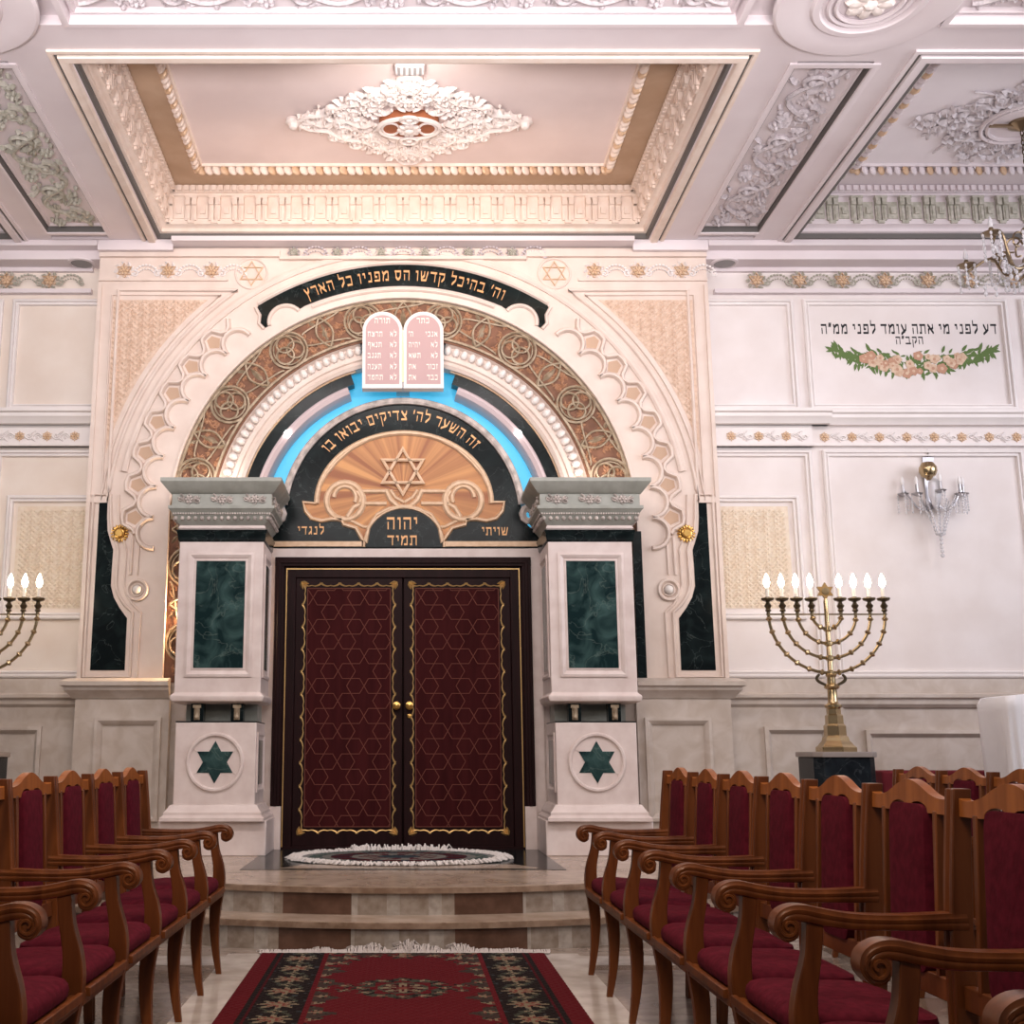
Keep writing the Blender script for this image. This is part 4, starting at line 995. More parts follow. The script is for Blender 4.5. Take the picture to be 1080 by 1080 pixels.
# ================================================================== PILLARS
def rectloft(mb, x0, x1, y0, y1, prof, mi=0):
    """profile of (overhang, z) round the front and both sides of a block standing against the wall at y1"""
    mb.loft([[(x0-o, y1, z), (x0-o, y0-o, z), (x1+o, y0-o, z), (x1+o, y1, z)] for o, z in prof], cap0=True, cap1=True, mi=mi)
def pillar(label):
    """built centred at the origin: width along x, front at y = 0, back at y = .64"""
    t = thing('ark_pillar', label, 'pillar', (0, 0, 0), 'marble pillars flanking the ark')
    hwS, hwP, dep = .345, .322, .58
    mb = MB(); rectloft(mb, -.42, .42, -.03, dep, [(0, 0), (0, .27)]); bevel(mb.build('base', 'stone2', t), .008)
    mb = MB(); rectloft(mb, -hwP, hwP, 0, dep, [(.085, .265), (.085, .29), (.06, .31), (.06, .33), (.035, .36), (.02, .385), (.0, .39)]); mb.build('base_moulding', 'stone2', t)
    mb = MB(); rectloft(mb, -hwP, hwP, 0, dep, [(0, .38), (0, 1.025)]); ped = bevel(mb.build('pedestal', 'stone2', t), .006)
    f = lambda u, v, w: (u, -w, v)
    mb = MB(f); c = (0, .715); mb.pathmould([(c[0]+a, c[1]+b) for a, b in arc(0, 0, .215, 0, 2*PI, 40)[:-1]], .018, .022, closed=True)
    for k in range(6):
        an = PI/2+k*PI/3; mb.pathmould([(c[0]+.15*cos(an), c[1]+.15*sin(an)), (c[0]+.205*cos(an), c[1]+.205*sin(an))], .003, .004)
    mb.build('roundel', 'stone2', ped)
    mb = MB(f); mb.prism(star_solid(0, .715, .165), 0, .004); mb.build('star_inlay', 'green', ped)
    for s in (-1, 1):
        g = lambda u, v, w, s=s: (s*(hwP+w), u, v)
        mb = MB(g); mb.frame(.06, dep-.06, .48, .95, [(0, 0), (0, .01), (.02, .012), (.035, 0)]); mb.build('side_moulding', 'stone2', ped)
        mb = MB(g); mb.add([(.12, .54, .002), (dep-.12, .54, .002), (dep-.12, .89, .002), (.12, .89, .002)], [(0, 1, 2, 3)]); mb.build('side_inlay', 'green', ped)
    mb = MB(); mb.box(-hwP, hwP, 0, dep, 1.025, 1.035); mb.build('black_bed', 'black', t)
    mb = MB(); mb.box(-hwP+.03, hwP-.03, .28, dep, 1.03, 1.19); mb.build('recessed_neck', 'grey', t)
    for x in (-.16, .16):
        for y in (.06,):
            mb = MB(); mb.box(x-.05, x+.05, y-.03, y+.07, 1.03, 1.18); lg = mb.build('support_block', 'black', t)
            mb = MB(); mb.box(x-.022, x+.022, y-.044, y-.03, 1.045, 1.16); mb.box(x-.032, x+.032, y-.048, y-.03, 1.14, 1.165); mb.tube([(x, y-.05, 1.05+.09*k/6) for k in range(7)], [.012, .02, .016, .012, .014, .02, .022], 8); mb.build('bracket', 'tracery', lg)
    # shaft block
    mb = MB(); rectloft(mb, -hwS, hwS, 0, dep, [(-.02, 1.175), (.02, 1.19), (.03, 1.215), (.03, 1.235), (.0, 1.26), (0, 2.49)]); sh = bevel(mb.build('shaft', 'stone2', t), .006)
    mb = MB(f); mb.frame(-hwS+.075, hwS-.075, 1.385, 2.395, [(0, 0), (0, .012), (.02, .018), (.035, .012), (.05, .0)]); 
    mb.frame(-hwS+.135, hwS-.135, 1.445, 2.335, [(0, 0), (0, .006), (.008, .006), (.01, .0)]); mb.build('front_moulding', 'stone2', sh)
    mb = MB(f); mb.add([(-.20, 1.455, .003), (.20, 1.455, .003), (.20, 2.325, .003), (-.20, 2.325, .003)], [(0, 1, 2, 3)]); mb.build('front_inlay', 'green', sh)
    for s in (-1, 1):
        g = lambda u, v, w, s=s: (s*(hwS+w), u, v)
        mb = MB(g); mb.frame(.08, dep-.06, 1.385, 2.395, [(0, 0), (0, .01), (.02, .014), (.04, 0)]); mb.build('side_moulding', 'stone2', sh)
        mb = MB(g); mb.add([(.15, 1.455, .002), (dep-.13, 1.455, .002), (dep-.13, 2.325, .002), (.15, 2.325, .002)], [(0, 1, 2, 3)]); mb.build('side_inlay', 'green', sh)
    mb = MB(); rectloft(mb, -hwS, hwS, 0, dep, [(.0, 2.485), (.012, 2.50), (.018, 2.55), (.03, 2.58), (.02, 2.585)]); mb.build('black_collar', 'black', t)
    mb = MB(); rectloft(mb, -hwS, hwS, 0, dep, [(.0, 2.58), (.015, 2.60), (.0, 2.625)]); mb.build('pale_fillet', 'stone2', t)
    mb = MB(); rectloft(mb, -hwS, hwS, 0, dep, [(0, 2.62), (.012, 2.635), (.035, 2.66), (.045, 2.69), (.075, 2.735), (.09, 2.75), (.09, 2.775), (.065, 2.78), (.065, 2.875), (.085, 2.885), (.11, 2.915), (.14, 2.95), (.15, 2.965), (.15, 2.995), (.13, 3.0)]); cap = mb.build('capital', 'grey', t)
    fr = MB(); L = 2*(hwS+.06)
    def run(mp, L):
        fr.xf = mp; n = int(L/.215)
        for i in range(n):
            x = -L/2+(i+.5)*L/n; flower(fr, x, 2.828, .040, 6, .022); star_lines(fr, x, 2.828, .046, .005, .014)
            for q in (-1, 1): curl(fr, x+q*.072, 2.828-.008*q, .034, PI/2, 1, q, .008, .02); leaf(fr, x+q*.03, 2.812, .075, .04, .5 if q > 0 else PI-.5, .02)
        n = int(L/.052)
        for i in range(n):
            x = -L/2+(i+.5)*L/n; fr.ell((x, 2.675, -.02), .018, .02, .02, 6, 4)
        n = int(L/.02)
        for i in range(n):
            x = -L/2+(i+.5)*L/n; fr.box(x-.006, x+.006, 2.705, 2.718, -.015, .003)
    run(lambda u, v, w: (u, -.065-w, v), L)
    for s in (-1, 1): run(lambda u, v, w, s=s: (s*(hwS+.065+w), dep/2-.03+u, v), dep+.0)
    fr.build('carved_frieze', 'rim', cap)
    return t
p1 = pillar('grey-capped marble pillar with green panel and star roundel, beside the glowing orange reveal')
p1.location = (-1.488, 9.55, .32)
p2 = copy_tree(p1); p2['label'] = 'grey-capped marble pillar with green panel and star roundel, on the chandelier side of the doors'
p2.location = (1.535, 9.55, .32)

# ================================================================== FURNITURE
# --- armchairs joined in rows
PITCHC = .55
def section_loft(mb, path, half, y0, y1, groove=True):
    """bar along an (x, z) path with a grooved top; half = half thickness per point, y0..y1 = width"""
    yc, yw = (y0+y1)/2, abs(y1-y0)/2
    sec = [(-.93, .1), (-1, .25), (-1, .5), (-.9, .85), (-.6, 1), (-.45, .75), (-.3, 1), (.3, 1), (.45, .75), (.6, 1), (.9, .85), (1, .5), (1, .25), (.93, .1), (1, -.05), (1, -.45), (.9, -.6), (.85, -1), (-.85, -1), (-.9, -.6), (-1, -.45), (-1, -.05)] if groove else [(-1, .8), (-.85, 1), (.85, 1), (1, .8), (1, -.8), (.85, -1), (-.85, -1), (-1, -.8)]
    L = []; n = len(path)
    for i, (x, z) in enumerate(path):
        a, b = path[max(0, i-1)], path[min(n-1, i+1)]; dx, dz = b[0]-a[0], b[1]-a[1]; l = math.hypot(dx, dz); nx, nz = -dz/l, dx/l
        if nz < 0 and i == 0: pass
        L.append([(x+nx*half[i]*q, yc+yw*p, z+nz*half[i]*q) for p, q in sec])
    mb.loft(L, cap0=True, cap1=True)
def smooth_path(pts, n=6):
    """Catmull-Rom through tuples"""
    out = []; P = [pts[0]]+list(pts)+[pts[-1]]
    for i in range(1, len(P)-2):
        for k in range(n):
            t = k/n; out.append(tuple(.5*((2*b)+(-a+c)*t+(2*a-5*b+4*c-d)*t*t+(-a+3*b-3*c+d)*t**3) for a, b, c, d in zip(P[i-1], P[i], P[i+1], P[i+2])))
    out.append(tuple(pts[-1])); return out
def make_chair(sx, both, name='armchair'):
    """front towards -x for sx = 1 (mirrored for sx = -1); spans y = 0 (far side) to -PITCHC (near side)"""
    t = bpy.data.objects.new(name, None); COL.objects.link(t); t.empty_display_size = .1
    X = lambda u, v, w: (sx*u, v, w)
    def fin(mb, n, mat, par=None, bev=.003):
        o = mb.build(n, mat, par or t, smooth=40)
        if bev: bevel(o, bev)
        return o
    W_ = PITCHC
    sides = [-W_, 0] if both else [-W_]
    for y in sides:
        pth = smooth_path([(.012, 0, .013, .014), (.034, .13, .019, .018), (.042, .28, .026, .021), (.026, .44, .031, .023), (.03, .53, .027, .022), (.052, .62, .021, .021), (.062, .70, .021, .021)], 4)
        mb = MB(X); mb.loft([[(x-h, y-k, z), (x+h, y-k, z), (x+h, y+k, z), (x-h, y+k, z)] for x, z, h, k in pth], cap0=True, cap1=True); fin(mb, 'front_leg', 'chair')
        sp_ = [(.43, .700), (.34, .698), (.24, .697), (.15, .700), (.08, .710), (.035, .719), (.004, .719), (-.020, .706), (-.027, .683), (-.011, .664), (.009, .670), (.010, .686)]
        hf = [.022, .019, .018, .019, .020, .020, .018, .016, .013, .011, .009, .007]
        pts = smooth_path([(a, b, c) for (a, b), c in zip(sp_, hf)], 5)
        mb = MB(X); section_loft(mb, [(p[0], p[1]) for p in pts], [p[2] for p in pts], y-.030, y+.030); ar = fin(mb, 'armrest', 'chair', bev=0)
        mb = MB(X)
        for q in (-1, 1):
            cx, cz = -.005, .688; s_ = []
            for k in range(20):
                f = k/19; r = .026*(1-.8*f); a = 2.4+f*2.6*PI; s_.append((cx+r*cos(a), y+q*.030, cz+r*sin(a)))
            mb.tube(s_, .0045, 5)
            mb.lathe([(.034, -.002), (.034, .002)], (0, 0, 0), 16) if False else None
        mb.loft([[(cx+.026*cos(2*PI*k/16), yy, cz+.026*sin(2*PI*k/16)) for k in range(16)] for yy in (y-.027, y+.027)], cap0=True, cap1=True)
        fin(mb, 'scroll', 'chair', ar, 0)
        rp = smooth_path([(.385, 0, .018), (.402, .25, .024), (.410, .45, .027), (.420, .72, .026), (.447, 1.015, .022)], 4)
        mb = MB(X); sec = lambda x, z, h: [(x-h, y-.026, z), (x-h, y-.008, z), (x-h+.006, y-.004, z), (x-h+.006, y+.004, z), (x-h, y+.008, z), (x-h, y+.026, z), (x+h, y+.026, z), (x+h, y-.026, z)]
        mb.loft([sec(*p) for p in rp], cap0=True, cap1=True); fin(mb, 'rear_post', 'chair')
    mid = -W_/2
    # seat frame and cushion
    mb = MB(X); mb.box(.0, .028, -W_+.02, -.028, .385, .425); mb.box(-.012, .004, -W_+.05, -.03, .405, .432); mb.box(.385, .41, -W_+.02, -.03, .385, .43)
    mb.box(.03, .40, -W_-.012, -W_+.012, .385, .43)
    if both: mb.box(.03, .40, -.012, .012, .385, .43)
    fin(mb, 'seat_frame', 'chair')
    L = []
    for z, k in ((.425, .93), (.432, .985), (.448, 1), (.464, .985), (.476, .94), (.485, .84), (.491, .66), (.494, .4), (.495, .12)):
        l = []
        for i in range(40):
            a = 2*PI*i/40; c, s_ = cos(a), sin(a); e = .28
            l.append((.200+.190*k*math.copysign(abs(c)**e, c), mid+(W_/2-.03)*k*math.copysign(abs(s_)**e, s_), z-(.012*((.2+.19*k*c)/.39 if c > 0 else 0) if z > .47 else 0)))
        L.append(l)
    mb = MB(X); mb.loft(L, cap0=True, cap1=True); fin(mb, 'seat', 'velvet', bev=0)
    # back: shaped top rail, padded splat, slats and lower rail
    xr = lambda z: .410+(z-.45)*.062
    up = smooth_path([(-.248, .992), (-.225, .987), (-.18, .988), (-.13, .998), (-.075, 1.018), (-.03, 1.030), (0, 1.033)], 4)
    up = up+[(-a, b) for a, b in up[::-1][1:]]
    lo = [(.248, .948), (.122, .948)]+[(.061+.060*cos(a), .950+.026*sin(a)) for a in [PI*i/8 for i in range(9)]]+[(-.061+.060*cos(a), .950+.026*sin(a)) for a in [PI*i/8 for i in range(9)]]+[(-.122, .948), (-.248, .948)]
    poly = up+lo
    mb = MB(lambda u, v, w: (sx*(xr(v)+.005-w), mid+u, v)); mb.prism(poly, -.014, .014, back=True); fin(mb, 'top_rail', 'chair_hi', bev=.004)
    mb = MB(X)
    for z0, z1 in ((.50, .555),): mb.add([(xr(z)+d, y, z) for z in (z0, z1) for d in (-.012, .016) for y in (mid-.248, mid+.245)], [(0, 2, 3, 1), (4, 5, 7, 6), (0, 1, 5, 4), (2, 6, 7, 3), (0, 4, 6, 2), (1, 3, 7, 5)])
    fin(mb, 'lower_rail', 'chair')
    for q in (-1, 1):
        mb = MB(X); y0, y1 = mid+q*.165-.011, mid+q*.165+.011
        mb.add([(xr(z)+d, y, z) for z in (.54, .955) for d in (-.012, .010) for y in (y0, y1)], [(0, 2, 3, 1), (4, 5, 7, 6), (0, 1, 5, 4), (2, 6, 7, 3), (0, 4, 6, 2), (1, 3, 7, 5)]); fin(mb, 'slat', 'chair')
    L = []
    for dx, k in ((.016, .94), (.014, 1), (-.006, 1), (-.016, .95), (-.022, .8), (-.025, .5), (-.026, .1)):
        l = []
        for i in range(36):
            a = 2*PI*i/36; c, s_ = cos(a), sin(a); e = .22; zz = .758+(.212-.012*(1-k))*(k if k < .9 else 1)*math.copysign(abs(s_)**e, s_)
            l.append((xr(zz)+dx, mid+.118*k*math.copysign(abs(c)**e, c), zz))
        L.append(l)
    mb = MB(X); mb.loft(L, cap0=True, cap1=True); fin(mb, 'back_pad', 'velvet', bev=0)
    return t
ordinal = ['second', 'third', 'fourth', 'fifth', 'sixth', 'seventh', 'eighth', 'ninth', 'tenth']
def chair_row(sx, x, ytop, n, group, end_label, label):
    for i in range(n):
        if i == 0: c = make_chair(sx, True)
        elif i == 1: proto = make_chair(sx, False); c = proto
        else: c = copy_tree(proto)
        c.location = (x, ytop-PITCHC*i, 0)
        tag(c, end_label if i == 0 else label % ordinal[i-1], 'chair', group)
chair_row(1, .94, 6.33, 8, 'armchairs in the front row nearer the lit menorah', 'red velvet walnut armchair at step end of the row before the tall menorah', '%s red velvet walnut armchair from the steps, row before the tall menorah')
chair_row(-1, -.925, 6.36, 7, 'armchairs in the row across the carpet', 'red velvet walnut armchair at step end of the row across from the cloth-draped stand', '%s red velvet walnut armchair from the steps, row opposite the cloth-draped stand')
chair_row(1, 2.37, 6.87, 4, 'armchairs in the second row behind', 'red velvet walnut armchair at step end of the second row, half hidden behind front row', '%s red velvet walnut armchair from the steps in the half-hidden second row')

# --- carpet runner
def clamp01(a): return max(0, min(1, a))
RED, DKR, DARK, BEI, GRN, PNK, BLU = (.16, .011, .018), (.10, .008, .014), (.022, .014, .015), (.33, .245, .17), (.085, .085, .065), (.28, .075, .06), (.06, .07, .08)
def flower_col(du, dv, r, c1, c2, c3, n=6, ph=0):
    d = math.hypot(du, dv); a = math.atan2(dv, du); rr = r*(.72+.28*cos(n*a+ph))
    if d < r*.22: return c3
    if d < rr*.62: return c2
    if d < rr: return c1
    return None
def carpet_col(u, v):
    a = abs(u)
    if a > .700: return RED
    if a > .675: return DARK
    if a > .655: return DKR
    if a > .43:
        p = (v % .30)-.15; q = ((v+.15) % .30)-.15
        c = flower_col((a-.55), p, .095, BEI, PNK, BEI, 8) or flower_col((a-.55)*1.1, q, .06, GRN, BEI, DARK, 4)
        if c: return c
        if abs(a-.55-.07*sin(v*2*PI/.30)) < .010: return GRN
        if int((a*37+v*23)) % 5 == 0 and abs(sin(u*60)*sin(v*55)) > .75: return BLU
        return DARK
    if a > .41: return RED
    # inner floral border: sprays that eat into the red field
    e = 6.93-v
    def spray(du, dv, sc):
        d = math.hypot(du, dv)/sc; an = math.atan2(dv, du)
        if d < .16: return BEI
        if d < .34+.14*cos(5*an): return PNK if sin(7*an) > 0 else BEI
        if d < .55+.25*cos(5*an+1): return GRN if sin(11*an+d*9) > -.2 else DARK
        return None
    w = .345+.045*sin(v*2*PI/.34)+.02*sin(v*2*PI/.11)
    if a > w:
        return spray(a-.385, ((v+.05) % .34)-.17, .10) or spray(a-.37, ((v+.22) % .34)-.17, .075) or (.075, .045, .04)
    if e < .07+.03*sin(u*2*PI/.30)+.02*sin(u*2*PI/.1):
        return spray(((u+.15) % .30)-.15, e-.05, .10) or (.075, .045, .04)
    for cu, ce, sc in ((.0, .11, .12), (.30, .17, .13), (.17, .10, .09), (.33, .33, .09)):
        c = spray(a-cu, e-ce, sc)
        if c: return c
    # centre medallions
    p = ((v-5.92+.65) % 1.3)-.65; d = math.hypot(u/1.0, p/1.1); an = math.atan2(p, u)
    ring = .185+.02*cos(8*an)
    for k in range(12):
        t = 2*PI*k/12; c = spray(u-.20*cos(t), p-.21*sin(t), .062)
        if c: return c
    if abs(d-ring) < .03: return GRN if sin(an*16) > 0 else DARK
    for q in (-1, 1):
        c = spray(u-q*.275, abs(p)-.055, .06)
        if c: return c
    if d < .12: return flower_col(u, p, .12, BEI, DKR, PNK, 8) or (GRN if d > .10 else DARK if sin(an*8) > .3 else DKR)
    return RED
def grid_mesh(name, mat, x0, x1, y0, y1, z, s, colf, parent, thick=.012, clip=None):
    nx, ny = int((x1-x0)/s), int((y1-y0)/s); vs, fs, cols = [], [], []
    for j in range(ny+1):
        for i in range(nx+1):
            vs.append((x0+(x1-x0)*i/nx, y0+(y1-y0)*j/ny, z+thick+.0015*sin(i*1.7)*sin(j*1.3)))
    for j in range(ny):
        for i in range(nx):
            u, v = x0+(x1-x0)*(i+.5)/nx, y0+(y1-y0)*(j+.5)/ny
            if clip and not clip(u, v): continue
            b = j*(nx+1)+i; fs.append((b, b+1, b+nx+2, b+nx+1)); cols.append(colf(u, v))
    me = bpy.data.meshes.new(name); me.from_pydata(vs, [], fs); me.materials.append(M[mat])
    at = me.color_attributes.new('pattern', 'FLOAT_COLOR', 'CORNER'); k = 0
    buf = []
    for c in cols: buf += [c[0]*.72, c[1]*.78, c[2]*.78, 1]*4
    at.data.foreach_set('color', buf)
    bm = bmesh.new(); bm.from_mesh(me); bmesh.ops.delete(bm, geom=[v for v in bm.verts if not v.link_faces], context='VERTS')
    ed = [e for e in bm.edges if len(e.link_faces) == 1]; r = bmesh.ops.extrude_edge_only(bm, edges=ed)
    for v in [g for g in r['geom'] if isinstance(g, bmesh.types.BMVert)]: v.co.z = z
    bm.to_mesh(me); bm.free()
    o = bpy.data.objects.new(name, me); COL.objects.link(o); o.parent = parent; return o
t = thing('carpet_runner', 'long crimson floral carpet with dark flowered border on the aisle floor', 'carpet')
grid_mesh('carpet_pile', 'carpet', -.785, .785, 1.4, 6.93, .003, .0125, carpet_col, t)
mb = MB(); rnd = random.Random(2)
for k in range(360):
    x = -.80+1.62*k/360; mess = max(0, .55*math.exp(-((x-.05)/.45)**2)*(1+.7*sin(x*23)+.5*sin(x*41+1)))
    for j in range(1+int(3*mess*rnd.random())):
        L = rnd.uniform(.05, .09)+.07*mess*rnd.random(); a = PI/2+rnd.uniform(-.3, .3)-(mess*rnd.uniform(-.8, .8)); h = .012+.055*mess*rnd.random()
        y = 6.93
        mb.tube([(x, y, .012), (x+L*.4*cos(a), y+L*.45*sin(a), .012+h), (x+L*.8*cos(a+.3), y+L*.8*sin(a+.3), .008+h*.8), (x+L*cos(a), y+L*sin(a), .006+h*.3)], [.004, .0045, .004, .003], 4)
mb.build('fringe', 'fringe', t)
# --- oval rug before the doors
cxr, cyr, rx, ry = -.03, 9.30, .79, .64
def rug_col(u, v):
    a, b = (u-cxr)/rx, (v-cyr)/ry; d = math.hypot(a, b); an = math.atan2(b, a)
    if d > .86: return (.36, .34, .33)
    if d > .74: return (.05, .10, .10) if sin(an*26) > -.4 else (.30, .28, .24)
    if d > .66: return (.30, .27, .25)
    if d > .46: return (.10, .012, .018) if sin(an*14) > -.6 else (.05, .05, .07)
    if d > .38: return (.32, .29, .26)
    if d > .2: return (.30, .26, .23) if sin(an*10+d*9) > 0 else (.14, .03, .04)
    return (.05, .07, .09)
t = thing('oval_rug', 'oval rug with shaggy white edge lying before the ark doors', 'rug', (0, 0, 0))
grid_mesh('rug_pile', 'carpet', cxr-rx, cxr+rx, cyr-ry, cyr+ry, .325, .016, rug_col, t, .012, lambda u, v: ((u-cxr)/rx)**2+((v-cyr)/ry)**2 < 1)
mb = MB(); rnd = random.Random(4)
for k in range(900):
    an = 2*PI*k/900+rnd.uniform(-.01, .01); r = rnd.uniform(.93, 1.0); x, y = cxr+rx*r*cos(an), cyr+ry*r*sin(an); a = an+rnd.uniform(-.6, .6); L = rnd.uniform(.05, .09); h = rnd.uniform(.002, .018)+(.03*rnd.random() if abs(an-PI/2) < .5 else 0)
    mb.tube([(x, y, .334), (x+L*.5*cos(a), y+L*.5*sin(a), .337+h), (x+L*cos(a), y+L*sin(a), .330+h*.2)], [.007, .007, .004], 4)
mb.build('wool_fringe', 'fringew', t)

# --- menorahs on black plinths
Ym = 9.40
def menorah(label):
    t = thing('menorah', label, 'menorah', (0, 0, 0), 'brass menorahs on black plinths')
    zb_ = A(875, 648, Ym)[1]; zbase = PLZ; h = zb_-zbase      # local z = 0 at the plinth top
    R4 = [.116, .232, .348, .464]
    mb = MB(); s6 = lambda r, z: [(r*cos(PI/3*k+PI/6), r*sin(PI/3*k+PI/6), z) for k in range(6)]
    mb.loft([s6(.155, 0), s6(.155, .035), s6(.135, .05), s6(.125, .065), s6(.105, .085), s6(.10, .11), s6(.085, .125), s6(.085, .20), s6(.07, .215), s6(.068, .28), s6(.055, .29), s6(.055, .33)], cap0=True, cap1=True); mb.build('base', 'brass', t, smooth=20)
    mb = MB(); mb.lathe([(.05, .33), (.066, .345), (.066, .36), (.045, .375), (.038, .39), (.036, .48), (.055, .49), (.062, .505), (.052, .52), (.034, .53), (.032, h-.50), (.045, h-.48), (.03, h-.465), (.022, h-.45), (.018, h+.02), (.018, h+.10), (.012, h+.13)], n=16)
    for r in R4: mb.lathe([(.018, h-r-.025), (.034, h-r-.012), (.034, h-r+.012), (.018, h-r+.025)], n=12)
    mb.build('stem', 'brass', t)
    for r in R4:
        for s in (-1, 1):
            mb = MB(); n = 18
            mb.tube([(s*r*sin(PI/2*k/n), 0, h-r*cos(PI/2*k/n)) for k in range(n+1)], .0125, 8)
            m = max(1, int(round(r*PI/2/.105)))
            for k in range(1, m+1):
                a = PI/2*(k-.35)/m; c = (s*r*sin(a), 0, h-r*cos(a)); d = Vector((s*cos(a), 0, sin(a)))
                mb.tube([tuple(Vector(c)+d*q) for q in (-.018, -.008, 0, .008, .018)], [.012, .021, .026, .021, .012], 8)
            br = mb.build('branch', 'brass', t)
            mb = MB(); x = s*r
            mb.lathe([(.014, 0), (.014, .02), (.026, .03), (.016, .045), (.026, .06), (.03, .07), (.018, .085), (.014, .10), (.045, .112), (.052, .125), (.05, .132), (.02, .128), (.02, .14), (.01, .14)], (x, 0, h), 12); mb.build('cup', 'brassdk', br)
            mb = MB(); mb.lathe([(.014, .135), (.014, .215), (.010, .218), (.003, .218)], (x, 0, h), 10); mb.build('candle_sleeve', 'candle', br)
            mb = MB(); mb.lathe([(.010, .216), (.022, .235), (.026, .26), (.020, .29), (.008, .32), (.002, .33)], (x, 0, h), 12); mb.build('bulb', 'bulb', br)
    mb = MB(); mb.box(-.48, .48, -.008, .008, h-.006, h+.006); mb.build('crossbar', 'brass', t)
    for s in (-1, 1):
        mb = MB(); mb.tube([(s*(.03+.05*sin(PI*k/8)+.06*k/8), 0, h-.475-.09*(1-k/8)) for k in range(9)], [.010+.003*sin(PI*k/8) for k in range(9)], 6); mb.build('leaf_bracket', 'brassdk', t)
    mb = MB(lambda u, v, w: (u, -w, v))
    mb.prism(star_solid(0, h+.185, .072), -.012, .012, back=True); st = mb.build('star', 'starbronze', t)
    mb = MB(lambda u, v, w: (u, -w, v)); mb.lathe([(.03, .013), (.03, .018), (.02, .02), (.003, .02)], (0, h+.185, 0), 12); mb.build('star_boss', 'brassdk', st)
    return t
PLZ = A(875, 793, Ym)[1]
def plinth(x, lab):
    t = thing('menorah_plinth', lab, 'plinth', (x, Ym, 0), 'black plinths under the menorahs')
    o = .25
    pr = lambda h, d: [(-h+.06, -d), (h-.06, -d), (h, -d+.06), (h, d), (-h, d), (-h, -d+.06)]
    mb = MB(); mb.prism(pr(.235, .21), 0, PLZ-.04); bevel(mb.build('block', 'plinth', t), .006)
    mb = MB(); mb.prism(pr(.25, .225), PLZ-.04, PLZ, back=True); bevel(mb.build('top_slab', 'plinthtop', t), .006)
mx_ = A(875.5, 700, Ym)[0]
m1 = menorah('tall brass eight-branched menorah with star, all bulbs lit, on the whole plinth'); m1.location = (mx_, Ym, PLZ)
m2_ = copy_tree(m1); m2_['label'] = 'brass lit menorah at the picture edge, only three of its branches showing'; m2_.location = (-mx_, Ym, PLZ)
plinth(mx_, 'black marble plinth carrying the fully visible menorah'); plinth(-mx_, 'black marble plinth under the half-seen menorah, only its corner showing')

# --- draped stand and red-covered bench by the wall
t = thing('draped_stand', 'tall stand completely covered by a white cloth, at the picture edge', 'draped lectern', (4.87, 9.15, 0))
Zt = A(1060, 733, 9.15)[1]
mb = MB(); mb.box(-.20, .20, -.14, .14, 0, Zt-.02); bevel(mb.build('stand', 'chair', t), .01)
L = []
for i in range(25):
    f = i/24; z = Zt-1.25*f; l = []
    for k in range(96):
        a = 2*PI*k/96; c, s_ = cos(a), sin(a); e = .30; g = -f*.035
        fold = .022*f*sin(9*a+3.0*f)+.012*f*sin(17*a+1)+.018*sin(5*a+5*f)*f
        hx, hy = .385+g+fold, .285+g+fold
        if i == 0: hx, hy = .36, .26
        sag = (.012*sin(3*a) if i == 0 else 0)
        l.append((hx*math.copysign(abs(c)**e, c)-.05*f*(1 if c < 0 else 0)*0, hy*math.copysign(abs(s_)**e, s_), z+sag*0-.03*f*sin(2*a+1)+(.02*c if i < 3 else 0)))
    L.append(l)
mb = MB(); mb.loft(L, cap0=True); mb.build('cloth', 'cloth', t, smooth=60)
t = thing('covered_bench', 'low long bench under dark red cloth against the wall behind chairs', 'bench', (4.55, 9.75, 0))
Zr = A(985, 813, 9.6)[1]
mb = MB(); mb.box(-.72, .72, -.14, .24, 0, Zr-.03); mb.build('bench', 'chair', t)
mb = MB(); mb.box(-.76, .76, -.19, .27, Zr-.32, Zr); bevel(mb.build('red_cover', 'redcloth', t), .02, 3)

# --- painted wall inscription and garland
t = thing('wall_inscription', 'black painted Hebrew lines above the rose garland on the wall', 'inscription', (4.7, Yw, 4.8))
x0, z0 = A(866, 352, Yw); x1, _ = A(1053, 352, Yw); _, zt_ = A(960, 342, Yw)
s1 = 'דע לפני מי אתה עומד לפני ממ״ה'; size = (zt_-z0); sq = (x1-x0)/text_width(s1, size)
for mb in hebrew(lambda: MB(WALL(Yw)), s1, size, ((x0+x1)/2, z0), depth=.0015, nib=(.05, .105), squeeze=sq): pbuild(mb, 'lettering', 'ink', t)
xa, za = A(960, 363, Yw); mb = MB(WALL(Yw)); hebrew(mb, 'הקב״ה', size*.78, (xa, za), depth=.0015, squeeze=sq*1.05)
pbuild(mb, 'lettering', 'ink', t)
t = thing('painted_garland', 'painted swag of pink roses with green leaf ends, below the Hebrew lines', 'wall painting', (4.7, Yw, 4.5))
gr, ro, rd = MB(WALL(Yw)), MB(WALL(Yw)), MB(WALL(Yw)); rnd = random.Random(8)
def Gp(f):
    """centre line of the swag, f in -1..1"""
    return A(962.5+84*f, 384-15*abs(f)**1.6+0, Yw)
for k in range(330):
    f = rnd.uniform(-1, 1); x, z = Gp(f); th = .11*(1-abs(f)**1.5)+.015
    a = (PI if f < 0 else 0)+rnd.uniform(-.9, .9)-(.35 if f < 0 else -.35); L = rnd.uniform(.05, .10)
    q = MB(); leaf(q, x+rnd.uniform(-.02, .02), z+rnd.uniform(-1, .8)*th, L, L*.35, a if rnd.random() < .6 else -PI/2+rnd.uniform(-.6, .6), .0)
    gr.add([(p[0], p[1], .0008+.00001*k) for p in q.v], q.f)
